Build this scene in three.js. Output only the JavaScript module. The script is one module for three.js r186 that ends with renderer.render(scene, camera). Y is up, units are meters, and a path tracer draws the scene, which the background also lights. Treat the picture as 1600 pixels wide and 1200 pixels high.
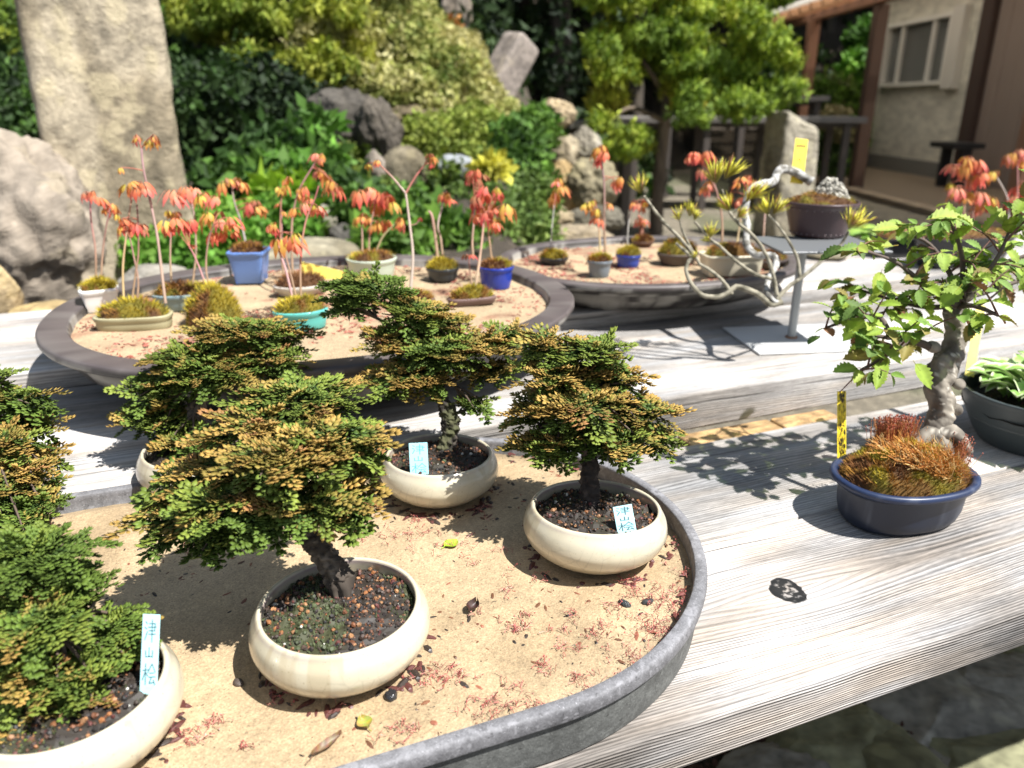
import * as THREE from 'three';
import { mergeGeometries } from 'three/addons/utils/BufferGeometryUtils.js';
import { RoundedBoxGeometry } from 'three/addons/geometries/RoundedBoxGeometry.js';

// ---------- camera, sky, sun, exposure ----------
const scene = new THREE.Scene();
const F = 1202, PITCH = 20 * Math.PI / 180, CP = Math.cos(PITCH), SP = Math.sin(PITCH), EYE = 0.95;
const camera = new THREE.PerspectiveCamera(2 * Math.atan(600 / F) * 180 / Math.PI, 4 / 3, 0.02, 300);
camera.position.set(0, EYE, 0);
camera.rotation.set(-PITCH, 0, 0);
camera.focus = 0.55;
camera.userData.fStop = 7.2;
const sunDir = new THREE.Vector3(0.54, 1, 0.3).normalize();
{ // clear, slightly hazy midday sky: pale at the horizon, blue overhead, brighter round the sun
  const w = 256, h = 128, d = new Float32Array(w * h * 4);
  for (let j = 0; j < h; j++) for (let i = 0; i < w; i++) {
    const el = ((j + 0.5) / h - 0.5) * Math.PI, az = ((i + 0.5) / w - 0.5) * 2 * Math.PI, y = Math.max(0, Math.sin(el)), dir = new THREE.Vector3(Math.cos(az) * Math.cos(el), Math.sin(el), Math.sin(az) * Math.cos(el));
    const t = Math.pow(1 - y, 3), g = Math.exp((dir.dot(sunDir) - 1) * 6), o = (j * w + i) * 4;
    [[0.3, 0.95], [0.42, 0.98], [0.62, 1.0]].forEach(([z, hz], c) => { d[o + c] = 0.4 * (z + (hz - z) * t + 0.5 * g); }); d[o + 3] = 1;
  }
  const sky = new THREE.DataTexture(d, w, h, THREE.RGBAFormat, THREE.FloatType); sky.mapping = THREE.EquirectangularReflectionMapping; sky.magFilter = sky.minFilter = THREE.LinearFilter; sky.needsUpdate = true;
  scene.background = sky; scene.environment = sky;
}
const sun = new THREE.DirectionalLight(new THREE.Color(1, 0.98, 0.945), 5);
sun.name = 'sun';
sun.position.copy(sunDir.clone().multiplyScalar(20));
sun.castShadow = true;
sun.shadow.mapSize.set(4096, 4096);
Object.assign(sun.shadow.camera, { left: -10, right: 10, top: 10, bottom: -10, near: 1, far: 60 });
scene.add(sun, sun.target);
const renderer = new THREE.WebGLRenderer({ antialias: true });
renderer.toneMapping = THREE.LinearToneMapping;
renderer.toneMappingExposure = 2.1;
renderer.shadowMap.enabled = true;

// ---------- helpers ----------
const V = (x, y, z) => new THREE.Vector3(x, y, z);
const rng = (a) => () => { a |= 0; a = a + 0x6D2B79F5 | 0; let t = Math.imul(a ^ a >>> 15, 1 | a); t = t + Math.imul(t ^ t >>> 7, 61 | t) ^ t; return ((t ^ t >>> 14) >>> 0) / 4294967296; };
const lerp = (a, b, t) => a + (b - a) * t, clamp = (x, a = 0, b = 1) => Math.min(b, Math.max(a, x));
const sstep = (a, b, x) => { const t = clamp((x - a) / (b - a)); return t * t * (3 - 2 * t); };
const hash3 = (x, y, z) => { let h = Math.imul(x, 374761393) ^ Math.imul(y, 668265263) ^ Math.imul(z, 2147483647 ^ 1274126177); h = Math.imul(h ^ h >>> 13, 1274126177); h ^= h >>> 16; return (h >>> 0) / 4294967296; };
const n3 = (x, y, z) => {           // value noise 0..1
  const i = Math.floor(x), j = Math.floor(y), k = Math.floor(z); let a = x - i, b = y - j, c = z - k;
  a = a * a * (3 - 2 * a); b = b * b * (3 - 2 * b); c = c * c * (3 - 2 * c);
  const L = (p, q, r) => hash3(i + p, j + q, k + r);
  return lerp(lerp(lerp(L(0, 0, 0), L(1, 0, 0), a), lerp(L(0, 1, 0), L(1, 1, 0), a), b), lerp(lerp(L(0, 0, 1), L(1, 0, 1), a), lerp(L(0, 1, 1), L(1, 1, 1), a), b), c);
};
const fbm = (x, y, z, o = 4) => { let s = 0, a = 0.5, t = 0; for (let i = 0; i < o; i++) { s += a * n3(x, y, z); t += a; a *= 0.5; x = x * 2.03 + 7.1; y = y * 2.03 + 3.7; z = z * 2.03 + 1.3; } return s / t; };
// camera bookkeeping: where a point of the photograph lies in the place
const ray = (x, y) => { const u = (x - 800) / F, v = (600 - y) / F; return V(u, v * CP - SP, -(CP + v * SP)); };
const at = (x, y, t) => ray(x, y).multiplyScalar(t).add(V(0, EYE, 0));
const onY = (x, y, Y) => { const r = ray(x, y); return r.multiplyScalar((Y - EYE) / r.y).add(V(0, EYE, 0)); };
const depthOf = (p) => -(p.y - EYE) * SP - p.z * CP;           // distance along the lens axis
const pxm = (p) => depthOf(p) / F;                             // metres per photo pixel at a point
const YAW = 22.1 * Math.PI / 180, CA = Math.cos(YAW), SA = Math.sin(YAW);
const bench = (u, s, y) => V(CA * u + SA * s, y, -SA * u + CA * s);   // along the bench, towards the viewer, up

const used = new Map();
function numbered(name) { const n = used.get(name) || 0; used.set(name, n + 1); return n ? name + '_' + String(n).padStart(3, '0') : name; }
function shade(o) { o.castShadow = true; o.receiveShadow = true; return o; }
function thing(name, label, category, pos = V(0, 0, 0), group) {
  const o = new THREE.Group(); o.name = numbered(name); o.position.copy(pos); scene.add(o);
  o.userData = { label, category }; if (group) o.userData.group = group; return o;
}
function part(name, geo, mat, parent, kind, label) {
  const m = shade(new THREE.Mesh(geo, mat)); m.name = numbered(name); parent.add(m);
  if (kind) m.userData.kind = kind; if (label) m.userData.label = label; return m;
}
function single(name, geo, mat, label, category, group) {
  const m = shade(new THREE.Mesh(geo, mat)); m.name = numbered(name); scene.add(m);
  m.userData = { label, category }; if (group) m.userData.group = group; return m;
}
function struct(name, geo, mat, kind = 'structure') { const m = shade(new THREE.Mesh(geo, mat)); m.name = numbered(name); scene.add(m); m.userData.kind = kind; return m; }
const C = (r, g, b) => new THREE.Color().setRGB(r, g, b);
const std = (r, g, b, rough = 0.8, more = {}) => new THREE.MeshStandardMaterial({ color: C(r, g, b), roughness: rough, ...more });
const vcol = (rough = 0.8, more = {}) => new THREE.MeshStandardMaterial({ vertexColors: true, roughness: rough, ...more });
const box = (w, h, d, r = 0.004, seg = 2) => new RoundedBoxGeometry(w, h, d, seg, Math.min(r, w / 2.01, h / 2.01, d / 2.01));
function placed(g, x = 0, y = 0, z = 0, ry = 0) { if (ry) g.rotateY(ry); g.translate(x, y, z); return g; }

// a raw triangle collector with vertex colours
class MB {
  constructor() { this.p = []; this.c = []; this.i = []; }
  get n() { return this.p.length / 3; }
  vert(v, c) { this.p.push(v.x, v.y, v.z); this.c.push(c[0], c[1], c[2]); return this.n - 1; }
  tri(a, b, c) { this.i.push(a, b, c); }
  tube(pts, radii, seg, col, rough = 0, freq = 60, cap = true, seed = 0) {
    const n = pts.length; let t = pts[1].clone().sub(pts[0]).normalize(), nor = Math.abs(t.y) < 0.9 ? V(0, 1, 0) : V(1, 0, 0);
    nor.addScaledVector(t, -nor.dot(t)).normalize(); const base = this.n;
    for (let k = 0; k < n; k++) {
      const t2 = (k < n - 1 ? pts[k + 1].clone() : pts[k].clone()).sub(k > 0 ? pts[k - 1] : pts[k]).normalize();
      nor.addScaledVector(t2, -nor.dot(t2)).normalize(); const bi = t2.clone().cross(nor);
      for (let j = 0; j < seg; j++) {
        const a = j / seg * Math.PI * 2, dir = nor.clone().multiplyScalar(Math.cos(a)).addScaledVector(bi, Math.sin(a));
        const q = pts[k].clone().addScaledVector(dir, radii[k]);
        let r = radii[k];
        if (rough) { const w = fbm(q.x * freq + seed, q.y * freq, q.z * freq, 3) - 0.5; r *= 1 + rough * w * 2; q.copy(pts[k]).addScaledVector(dir, r); }
        this.vert(q, typeof col === 'function' ? col(q, k / (n - 1)) : col);
      }
    }
    for (let k = 0; k < n - 1; k++) for (let j = 0; j < seg; j++) { const a = base + k * seg + j, b = base + k * seg + (j + 1) % seg; this.tri(a, b, a + seg); this.tri(b, b + seg, a + seg); }
    if (cap) { const e = this.vert(pts[n - 1], typeof col === 'function' ? col(pts[n - 1], 1) : col), o = base + (n - 1) * seg; for (let j = 0; j < seg; j++) this.tri(o + j, o + (j + 1) % seg, e); }
  }
  add(g, m, col) {                      // an indexed or plain geometry, moved, in one colour
    const p = g.attributes.position, o = this.n, v = V();
    for (let k = 0; k < p.count; k++) { v.fromBufferAttribute(p, k).applyMatrix4(m); this.vert(v, typeof col === 'function' ? col(v) : col); }
    if (g.index) for (let k = 0; k < g.index.count; k++) this.i.push(o + g.index.getX(k)); else for (let k = 0; k < p.count; k++) this.i.push(o + k);
  }
  geo(smooth = true) {
    let g = new THREE.BufferGeometry();
    g.setAttribute('position', new THREE.Float32BufferAttribute(this.p, 3)); g.setAttribute('color', new THREE.Float32BufferAttribute(this.c, 3)); g.setIndex(this.i);
    if (!smooth) g = g.toNonIndexed(); g.computeVertexNormals(); return g;
  }
}
const M4 = (pos, q, s) => new THREE.Matrix4().compose(pos, q, typeof s === 'number' ? V(s, s, s) : s);
const Q = (x = 0, y = 0, z = 0) => new THREE.Quaternion().setFromEuler(new THREE.Euler(x, y, z, 'YXZ'));
const aim = (d, up) => { const x = d.clone().normalize(), z = x.clone().cross(up).normalize(), y = z.clone().cross(x); return new THREE.Quaternion().setFromRotationMatrix(new THREE.Matrix4().makeBasis(x, y, z)); };
const curve = (pts, n) => new THREE.CatmullRomCurve3(pts, false, 'centripetal').getPoints(n);
function profileLathe(prof, seg = 64, sx = 1, sz = 1) { const g = new THREE.LatheGeometry(prof.map(([r, y]) => new THREE.Vector2(r, y)), seg); g.scale(sx, 1, sz); return g; }

// ---------- textures ----------
function tex(w, h, fn, srgb = true, wrap = THREE.RepeatWrapping) {    // fn(i, j) -> [r, g, b] 0..1 (sRGB values when srgb)
  const d = new Uint8Array(w * h * 4);
  for (let j = 0; j < h; j++) for (let i = 0; i < w; i++) { const c = fn(i, j), o = (j * w + i) * 4; d[o] = clamp(c[0]) * 255; d[o + 1] = clamp(c[1]) * 255; d[o + 2] = clamp(c[2]) * 255; d[o + 3] = 255; }
  const t = new THREE.DataTexture(d, w, h); t.magFilter = THREE.LinearFilter; t.minFilter = THREE.LinearFilter; t.wrapS = t.wrapT = wrap; if (srgb) t.colorSpace = THREE.SRGBColorSpace; t.needsUpdate = true; return t;
}
const gray = (v) => [v, v, v];
// weathered board: u 0..1.4 m along, v 0..0.35 m across
function woodMaps(seed, knots, W = 2048, H = 512, tone = [0.76, 0.74, 0.72], LU = 1.4, LV = 0.34, contrast = 1) {
  const hgt = new Float32Array(W * H), col = new Float32Array(W * H), hole = new Float32Array(W * H);
  for (let j = 0; j < H; j++) for (let i = 0; i < W; i++) {
    const u = i / W * LU, v = j / H * LV; let vv = v, k0 = 0, around = 0, ring = 0;
    for (const [ku, kv, kr] of knots) {
      const du = (u - ku) / (kr * 5), dv = (v - kv) / (kr * 2.2), e = Math.exp(-(du * du + dv * dv)); vv += (v - kv > 0 ? -1 : 1) * e * kr * 0.75;
      const q = Math.hypot((u - ku) * 0.95 + (v - kv) * 0.35, (v - kv) * 0.72 - (u - ku) * 0.35) / kr + (fbm(u * 160, v * 160, seed, 2) - 0.5) * 0.3;
      k0 = Math.max(k0, 1 - sstep(0.78, 0.84, q)); ring = Math.max(ring, Math.exp(-(((q - 0.72) / 0.14) ** 2))); around = Math.max(around, e);
    }
    vv += (fbm(u * 2.2, vv * 9, seed, 3) - 0.5) * 0.028 + (fbm(u * 14, vv * 40, seed + 5, 2) - 0.5) * 0.0025;
    const spacing = 260 + 90 * n3(vv * 18, 0, seed);
    let r = vv * spacing; r -= Math.floor(r);
    let g = Math.pow(Math.abs(Math.sin(r * Math.PI)), 1.6);                       // ridge of hard late wood
    g = lerp(g, 0.75, 0.5 * n3(u * 3, vv * 40, seed + 9));
    const fib = fbm(u * 22, vv * 900, seed + 2, 3), fine = fbm(u * 160, vv * 1400, seed + 3, 2);
    const patch = fbm(u * 5, v * 16, seed + 4, 4), crack = sstep(0.8, 0.86, fbm(u * 2.4, vv * 200, seed + 6, 2));
    let b = 0.7 + 0.26 * g * (0.5 + n3(u * 4, v * 20, seed + 12)) + (fib - 0.5) * 0.42 * contrast + (fine - 0.5) * 0.2 + (patch - 0.5) * 0.8 * contrast - crack * 0.3;
    b = lerp(b, 1.08, around * 0.45);
    const o = j * W + i; hole[o] = k0; col[o] = b; hgt[o] = clamp(0.25 + 0.5 * g + (fib - 0.5) * 0.3 - crack * 0.5 - k0 * 0.7);
    if (k0 > 0) col[o] = lerp(b, (0.12 + 0.75 * sstep(0.45, 0.7, fbm(u * 300, v * 300, seed + 8, 3))) * (1 - 0.8 * ring), k0);
  }
  const map = tex(W, H, (i, j) => { const b = col[j * W + i], w = n3(i / 90, j / 14, seed + 30); return [b * lerp(tone[0], tone[0] * 1.02, w), b * lerp(tone[1], tone[1] * 0.965, w), b * lerp(tone[2], tone[2] * 0.9, w)]; }, true, THREE.MirroredRepeatWrapping);
  const bump = tex(W, H, (i, j) => gray(hgt[j * W + i]), false, THREE.MirroredRepeatWrapping);
  return { map, bump };
}
function mottled(W, seed, fn, freq = 8) { return tex(W, W, (i, j) => { const x = i / W * freq, y = j / W * freq; return fn((s, o = 4) => fbm(x * s + seed, y * s + 11, seed * 1.7, o)); }, true, THREE.MirroredRepeatWrapping); }
// ---------- the display bench: weathered boards in three steps ----------
const YN = 0.59, YM = 0.634, YB = 0.6555;
function boardGeo(L, Wd, T, v0, u0) {
  const g = box(L, T, Wd, 0.0035, 2), p = g.attributes.position, uv = g.attributes.uv;
  for (let k = 0; k < p.count; k++) uv.setXY(k, (p.getX(k) + u0) / 1.4, (p.getZ(k) + Wd / 2 + v0 - (p.getY(k) - T / 2)) / 0.34);
  return g;
}
const benchThing = thing('display_bench', 'stepped outdoor bench of silvery weathered boards carrying all the bonsai trays', 'bench');
{
  const knotAt = onY(1228, 922, YN), ku = CA * knotAt.x - SA * knotAt.z, ks = SA * knotAt.x + CA * knotAt.z;
  const s0 = -0.305, sM = -0.482, s1 = -0.657, uMid = 0.5;
  const w1 = woodMaps(11, [[ku - uMid + 0.95, (ks - sM), 0.016]], 2048, 512, [0.66, 0.648, 0.642], 1.4, 0.34, 1.15);
  const w2 = woodMaps(47, [[0.9, 0.09, 0.008]], 1024, 512, [0.69, 0.686, 0.685], 1.4, 0.34, 0.9);
  const mat = (w, b = 0.0022) => new THREE.MeshStandardMaterial({ map: w.map, bumpMap: w.bump, bumpScale: b, roughness: 0.86 });
  const m1 = mat(w1), m2 = mat(w2, 0.0012);
  const board = (sa, sb, top, T, L, m, v0, u0, um = uMid) => {
    const b = part('board', boardGeo(L, sb - sa - 0.0015, T, v0, u0), m, benchThing);
    b.position.copy(bench(um, (sa + sb) / 2, top - T / 2)); b.rotation.y = YAW; return b;
  };
  board(sM, s0, YN, 0.036, 3.2, m1, 0, 0.95);
  board(s1, sM, YN, 0.036, 3.2, m2, 0.02, 0.4);
  board(-0.992, -0.695, YM, 0.0465, 3.2, m2, 0.01, 0.1);
  board(-1.165, -1.0, YB, 0.045, 3.6, m2, 0.1, 0.7, 0.6);
  board(-1.325, -1.167, YB, 0.045, 3.6, m1, 0.12, 2.4, 0.6);
  const yellow = new THREE.MeshStandardMaterial({ map: woodMaps(5, [], 512, 128, [0.72, 0.6, 0.42], 1.4, 0.34, 0.9).map, roughness: 0.75 });
  const dark = std(0.09, 0.075, 0.06, 0.9);
  for (const [ua, ub] of [[0.49, 0.62], [0.624, 0.71], [-0.4, -0.2], [1.1, 1.3]]) {       // new yellow spacers wedged in the gap behind the front boards
    const b = part('spacer_block', box(ub - ua, 0.03, 0.034, 0.003), yellow, benchThing); b.position.copy(bench((ua + ub) / 2, -0.676, YN - 0.019)); b.rotation.y = YAW;
  }
  for (const u of [-0.8, -0.05, 1.9]) {
    const b = part('bearer', box(0.07, 0.06, 1.0, 0.004), dark, benchThing); b.position.copy(bench(u, -0.83, 0.553 - 0.03)); b.rotation.y = YAW;
    for (const s of [-0.42, -1.25]) { const l = part('leg', box(0.07, 0.49, 0.07, 0.004), dark, benchThing); l.position.copy(bench(u, s, 0.246)); l.rotation.y = YAW; }
    for (const [s, h, y0] of [[-0.84, 0.034, 0.553], [-1.1, 0.0575, 0.553], [-1.24, 0.0575, 0.553]]) { const k = part('packing_block', box(0.06, h - 0.001, 0.06, 0.003), dark, benchThing); k.position.copy(bench(u, s, y0 + h / 2)); k.rotation.y = YAW; }
  }
}

// ---------- materials shared by trays and pots ----------
const sandMap = mottled(512, 3, (f) => { const a = f(1.2), b = f(9, 3), c = f(40, 2), d = f(90, 2); const k = 0.9 + (a - 0.5) * 0.2 + (b - 0.5) * 0.14 + (c - 0.5) * 0.3 + (d - 0.5) * 0.3; const sp = 1 - 0.45 * sstep(0.76, 0.84, f(58, 2)) * sstep(0.4, 0.6, f(2.5, 2)); return [0.715 * k * sp, 0.625 * k * sp, 0.495 * k * sp]; }, 10);
const sandBump = mottled(512, 5, (f) => gray(f(60, 2) * 0.5 + f(14, 3) * 0.5), 10);
const stoneGrain = mottled(512, 83, (f) => gray(f(10, 3) * 0.5 + f(50, 2) * 0.5), 10);
const wetSand = new THREE.MeshStandardMaterial({ map: sandMap, bumpMap: sandBump, bumpScale: 0.0012, roughness: 0.5, vertexColors: true });
const drySand = new THREE.MeshStandardMaterial({ map: sandMap, bumpMap: sandBump, bumpScale: 0.0015, roughness: 0.9, vertexColors: true });

// stadium / superellipse outlines in bench axes
function stadium(L, r, n = 80) { const o = [], m = 50; for (let k = 0; k <= n; k++) { const a = -Math.PI / 2 + k / n * Math.PI; o.push([L / 2 + Math.cos(a) * r, Math.sin(a) * r, Math.cos(a), Math.sin(a)]); } for (let k = 1; k < m; k++) o.push([L / 2 - L * k / m, r, 0, 1]); for (let k = 0; k <= n; k++) { const a = Math.PI / 2 + k / n * Math.PI; o.push([-L / 2 + Math.cos(a) * r, Math.sin(a) * r, Math.cos(a), Math.sin(a)]); } for (let k = 1; k < m; k++) o.push([-L / 2 + L * k / m, -r, 0, -1]); return o; }
function superell(a, b, e, n = 96) { const o = []; for (let k = 0; k < n; k++) { const t = k / n * Math.PI * 2, c = Math.cos(t), s = Math.sin(t); const x = a * Math.sign(c) * Math.abs(c) ** (2 / e), z = b * Math.sign(s) * Math.abs(s) ** (2 / e); let nx = Math.sign(c) * Math.abs(x / a) ** (e - 1) / a, nz = Math.sign(s) * Math.abs(z / b) ** (e - 1) / b; const l = Math.hypot(nx, nz); o.push([x, z, nx / l, nz / l]); } return o; }
// sweep a profile [[outward offset, height], ...] round an outline; closes over the whole loop
function sweep(outline, prof, col) {
  const mb = new MB(), n = outline.length, m = prof.length, uv = []; let U = 0; const vs = [0]; for (let j = 1; j < m; j++) vs.push(vs[j - 1] + Math.hypot(prof[j][0] - prof[j - 1][0], prof[j][1] - prof[j - 1][1]));
  for (let k = 0; k <= n; k++) { const [x, z, nx, nz] = outline[k % n]; if (k) { const q = outline[k - 1]; U += Math.hypot(x - q[0], z - q[1]); } prof.forEach(([d, y], j) => { const v = V(x + nx * d, y, z + nz * d); mb.vert(v, col ? col(v, d, y) : [1, 1, 1]); uv.push(U / 0.3, vs[j] / 0.3); }); }
  for (let k = 0; k < n; k++) { const a = k * m, b = (k + 1) * m; for (let j = 0; j < m - 1; j++) { mb.tri(a + j, a + j + 1, b + j); mb.tri(b + j, a + j + 1, b + j + 1); } }
  const g = mb.geo(), N = g.attributes.normal; g.setAttribute('uv', new THREE.Float32BufferAttribute(uv, 2));
  for (let j = 0; j < m; j++) { const e = n * m + j, x = N.getX(j) + N.getX(e), y = N.getY(j) + N.getY(e), z = N.getZ(j) + N.getZ(e), l = Math.hypot(x, y, z) || 1; N.setXYZ(j, x / l, y / l, z / l); N.setXYZ(e, x / l, y / l, z / l); }
  return g;
}
function disc(outline, y, rings, fn) {     // fn(x, z, edge) -> [dy, colour]; edge 1 at the rim
  const mb = new MB(), n = outline.length, uv = []; const push = (x, z, e) => { const [dy, c] = fn(x, z, e); mb.vert(V(x, y + dy, z), c); uv.push(x / 0.3, z / 0.3); };
  push(0, 0, 0);
  for (let r = 1; r <= rings; r++) for (const [x, z] of outline) push(x * r / rings, z * r / rings, r / rings);
  for (let k = 0; k < n; k++) { mb.tri(0, 1 + (k + 1) % n, 1 + k); for (let r = 1; r < rings; r++) { const a = 1 + (r - 1) * n + k, b = 1 + (r - 1) * n + (k + 1) % n; mb.tri(a, b, a + n); mb.tri(b, b + n, a + n); } }
  const g = mb.geo(); g.setAttribute('uv', new THREE.Float32BufferAttribute(uv, 2)); return g;
}
const Yfix = (g, u, s, y) => { const p = bench(u, s, y); g.rotateY(YAW); g.translate(p.x, p.y, p.z); return g; };

// ---------- the front tray: grey, shallow, oval, wet sand ----------
const YS = 0.622, NT = { u: -0.05, s: -0.5, L: 0.40, r: 0.194 };
{
  const t = thing('oval_tray', 'big shallow grey oval tray of wet sand holding the small cypresses in cream bowls', 'tray');
  const out = stadium(NT.L, NT.r);
  const crust = (v, d, y) => (y > 0.033 ? [0.3, 0.295, 0.31] : [0.19, 0.195, 0.185]);
  const scuffed = mottled(1024, 81, (f) => { const a = f(1.2), b = f(7, 4), c = f(40, 3), w = sstep(0.56, 0.66, f(9, 4)) * sstep(0.4, 0.6, f(3, 2)), dot = sstep(0.83, 0.86, f(46, 1)), dk = sstep(0.72, 0.82, f(14, 3)) * 0.3, k = (0.74 + (a - 0.5) * 0.25 + (b - 0.5) * 0.3 + (c - 0.5) * 0.25) * (1 - dk); return gray(lerp(lerp(k, 1, w * 0.55), 1.1, dot * 0.8)); }, 10);
  const wall = part('wall', Yfix(sweep(out, [[-0.03, 0.001], [-0.005, 0.001], [-0.0042, 0.002], [-0.0036, 0.008], [-0.003, 0.016], [-0.0024, 0.024], [-0.002, 0.031], [-0.0018, 0.0322], [-0.001, 0.0325], [0.0008, 0.0327], [0.0012, 0.0332], [0.0018, 0.037], [0.0015, 0.041], [0.0008, 0.0425], [-0.0004, 0.0433], [-0.0035, 0.0436], [-0.0066, 0.0432], [-0.0076, 0.042], [-0.008, 0.039], [-0.0085, 0.012], [-0.03, 0.011]], crust), NT.u, NT.s, YN), vcol(0.72, { map: scuffed, bumpMap: stoneGrain, bumpScale: 0.0005 }), t);
  const inner = stadium(NT.L, NT.r - 0.0082, 60);
  part('floor', Yfix(disc(stadium(NT.L, NT.r - 0.01), 0.0112, 6, () => [0, [0.2, 0.2, 0.2]]), NT.u, NT.s, YN), vcol(0.6), t);
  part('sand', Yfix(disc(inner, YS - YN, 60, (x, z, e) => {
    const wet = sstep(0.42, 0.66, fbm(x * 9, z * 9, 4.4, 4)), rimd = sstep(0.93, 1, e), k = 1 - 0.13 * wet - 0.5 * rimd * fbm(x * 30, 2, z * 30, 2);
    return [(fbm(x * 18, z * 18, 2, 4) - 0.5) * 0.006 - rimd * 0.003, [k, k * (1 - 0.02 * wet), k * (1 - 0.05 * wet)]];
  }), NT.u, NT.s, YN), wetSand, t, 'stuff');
}

// ---------- the two brown trays further back ----------
function brownTray(label, u, s, a, b, e, yFoot, H, rimW, seed) {
  const t = thing('round_tray', label, 'tray'); const out = superell(a, b, e);
  const skin = (v, d, y) => {
    const top = y > H - 0.004, m = sstep(0.47, 0.62, fbm(v.x * 26 + seed, y * 110, v.z * 26, 4)) * (top ? 0.12 : 0.8) , k = 0.8 + 0.5 * (fbm(v.x * 50, v.z * 50, y * 80 + seed, 3) - 0.5);
    const c = top ? [0.105, 0.085, 0.082] : [0.045, 0.038, 0.034]; return [lerp(c[0] * k, 0.36, m), lerp(c[1] * k, 0.34, m), lerp(c[2] * k, 0.3, m)];
  };
  const dense = superell(a, b, e, 260);
  part('wall', Yfix(sweep(dense, [[-0.09, 0.0], [-0.055, 0], [-0.05, 0.003], [-0.034, 0.016], [-0.024, 0.03], [-0.018, H - 0.014], [-0.014, H - 0.012], [-0.002, H - 0.011], [0, H - 0.008], [0, H - 0.003], [-0.003, H], [-rimW, H - 0.001], [-rimW - 0.003, H - 0.005], [-rimW - 0.006, H - 0.03], [-0.09, H - 0.034]], skin), u, s, yFoot), vcol(0.5), t);
  part('floor', Yfix(disc(superell(a - 0.05, b - 0.05, e), 0.002, 4, () => [0, [0.05, 0.04, 0.04]]), u, s, yFoot), vcol(0.7), t);
  part('sand', Yfix(disc(superell(a - rimW - 0.0035, b - rimW - 0.0035, e, 120), H - 0.013, 40, (x, z, ee) => {
    const red = sstep(0.56, 0.72, fbm(x * 30 + seed, z * 30, 1, 4)) * 0.75, k = 1.02 - 0.2 * fbm(x * 9, 4, z * 9, 3);
    return [(fbm(x * 20, z * 20, seed, 3) - 0.5) * 0.008, [k * lerp(1, 0.62, red), k * lerp(1, 0.36, red), k * lerp(1, 0.34, red)]];
  }), u, s, yFoot), drySand, t, 'stuff');
  if (seed === 3) for (const du of [-0.05, 0.08]) { const f = part('foot', box(0.04, yFoot - YM - 0.0005, 0.01, 0.003), std(0.05, 0.04, 0.04, 0.7), t); f.position.copy(bench(u + du, -0.984, (yFoot + YM) / 2)); f.rotation.y = YAW; }
  return t;
}
const T1 = { u: 0.142, s: -0.998, a: 0.325, b: 0.293, H: 0.058 }, T2 = { u: 0.705, s: -1.12, a: 0.258, b: 0.215, H: 0.05 };
brownTray('wide brown ceramic tray with flat rim and red maple seedlings in many small pots, left', T1.u, T1.s, T1.a, T1.b, 2.15, YB + 0.001, T1.H, 0.03, 3);
brownTray('dark brown oval tray of sand with mossy pots, behind the twisted pine branch', T2.u, T2.s, T2.a, T2.b, 2.2, YB + 0.001, T2.H, 0.02, 17);
const YS1 = YB + T1.H - 0.012, YS2 = YB + T2.H - 0.012;
// ---------- small cypresses in cream bowls ----------
// spray: a flat fan of blunt scale-leaf shoots, unit length along +x in the xz plane
function sprayTemplate(seed, n = 5) {
  const r = rng(seed), mb = new MB(), tip = [];
  const stub = (x, y, z, dx, dy, dz, l, w, t) => {
    const d = V(dx, dy, dz).normalize(), s = V(-d.z, 0, d.x).normalize(), u = s.clone().cross(d).multiplyScalar(-1), b = V(x, y, z), o = mb.n, mid = b.clone().addScaledVector(d, l * 0.58), th = w * 0.62;
    const put = (v, tt) => { mb.vert(v, [1, 1, 1]); tip.push(tt); };
    put(b.addScaledVector(u, -0.01), t - 0.15); put(mid.clone().addScaledVector(s, w), t); put(mid.clone().addScaledVector(u, th), t); put(mid.clone().addScaledVector(s, -w), t); put(b.clone().addScaledVector(d, l), t + 0.18);
    for (let k = 0; k < 3; k++) { const a = o + 1 + k, c = o + 1 + (k + 1) % 3; mb.tri(o, c, a); mb.tri(o + 4, a, c); }
  };
  const lift = (x) => -0.16 * x * x;
  for (let k = 0; k < n; k++) {
    const x = k / n, x2 = (k + 1) / n;
    stub(x, lift(x), (r() - 0.5) * 0.03, 1, (r() - 0.4) * 0.25, (r() - 0.5) * 0.3, 0.3, 0.05, x * 0.8);
    for (const sd of [-1, 1]) {
      const L = (0.5 - 0.38 * x) * (0.75 + r() * 0.5), ang = (0.75 + r() * 0.35) * sd, ca = Math.cos(ang), sa = Math.sin(ang), m = Math.max(1, Math.round(L / 0.2)), tilt = (r() - 0.45) * 0.3;
      for (let q = 0; q < m; q++) {
        const f0 = q / m * L, px = x + 0.05 + ca * f0, pz = sa * f0, py = lift(px) + tilt * f0 * 0.5, tt = x * 0.5 + 0.5 * (q + 1) / m;
        stub(px, py, pz, ca, tilt, sa, 0.27, 0.053, tt);
        if (q > 0 || m === 1) for (const s2 of [-1, 1]) if (r() < 0.8) { const a2 = ang + s2 * (0.6 + r() * 0.4); stub(px, py, pz, Math.cos(a2), (r() - 0.35) * 0.6, Math.sin(a2), 0.18 + r() * 0.08, 0.05, tt + 0.1); }
      }
    }
  }
  for (const a of [-0.5, 0, 0.5]) stub(0.97, lift(1), 0, Math.cos(a), 0.1, Math.sin(a), 0.22, 0.053, 1);
  return { p: mb.p, i: mb.i, tip };
}
const SPRAYS = [1, 2, 3, 4, 5].map((k) => sprayTemplate(k * 77));
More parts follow.
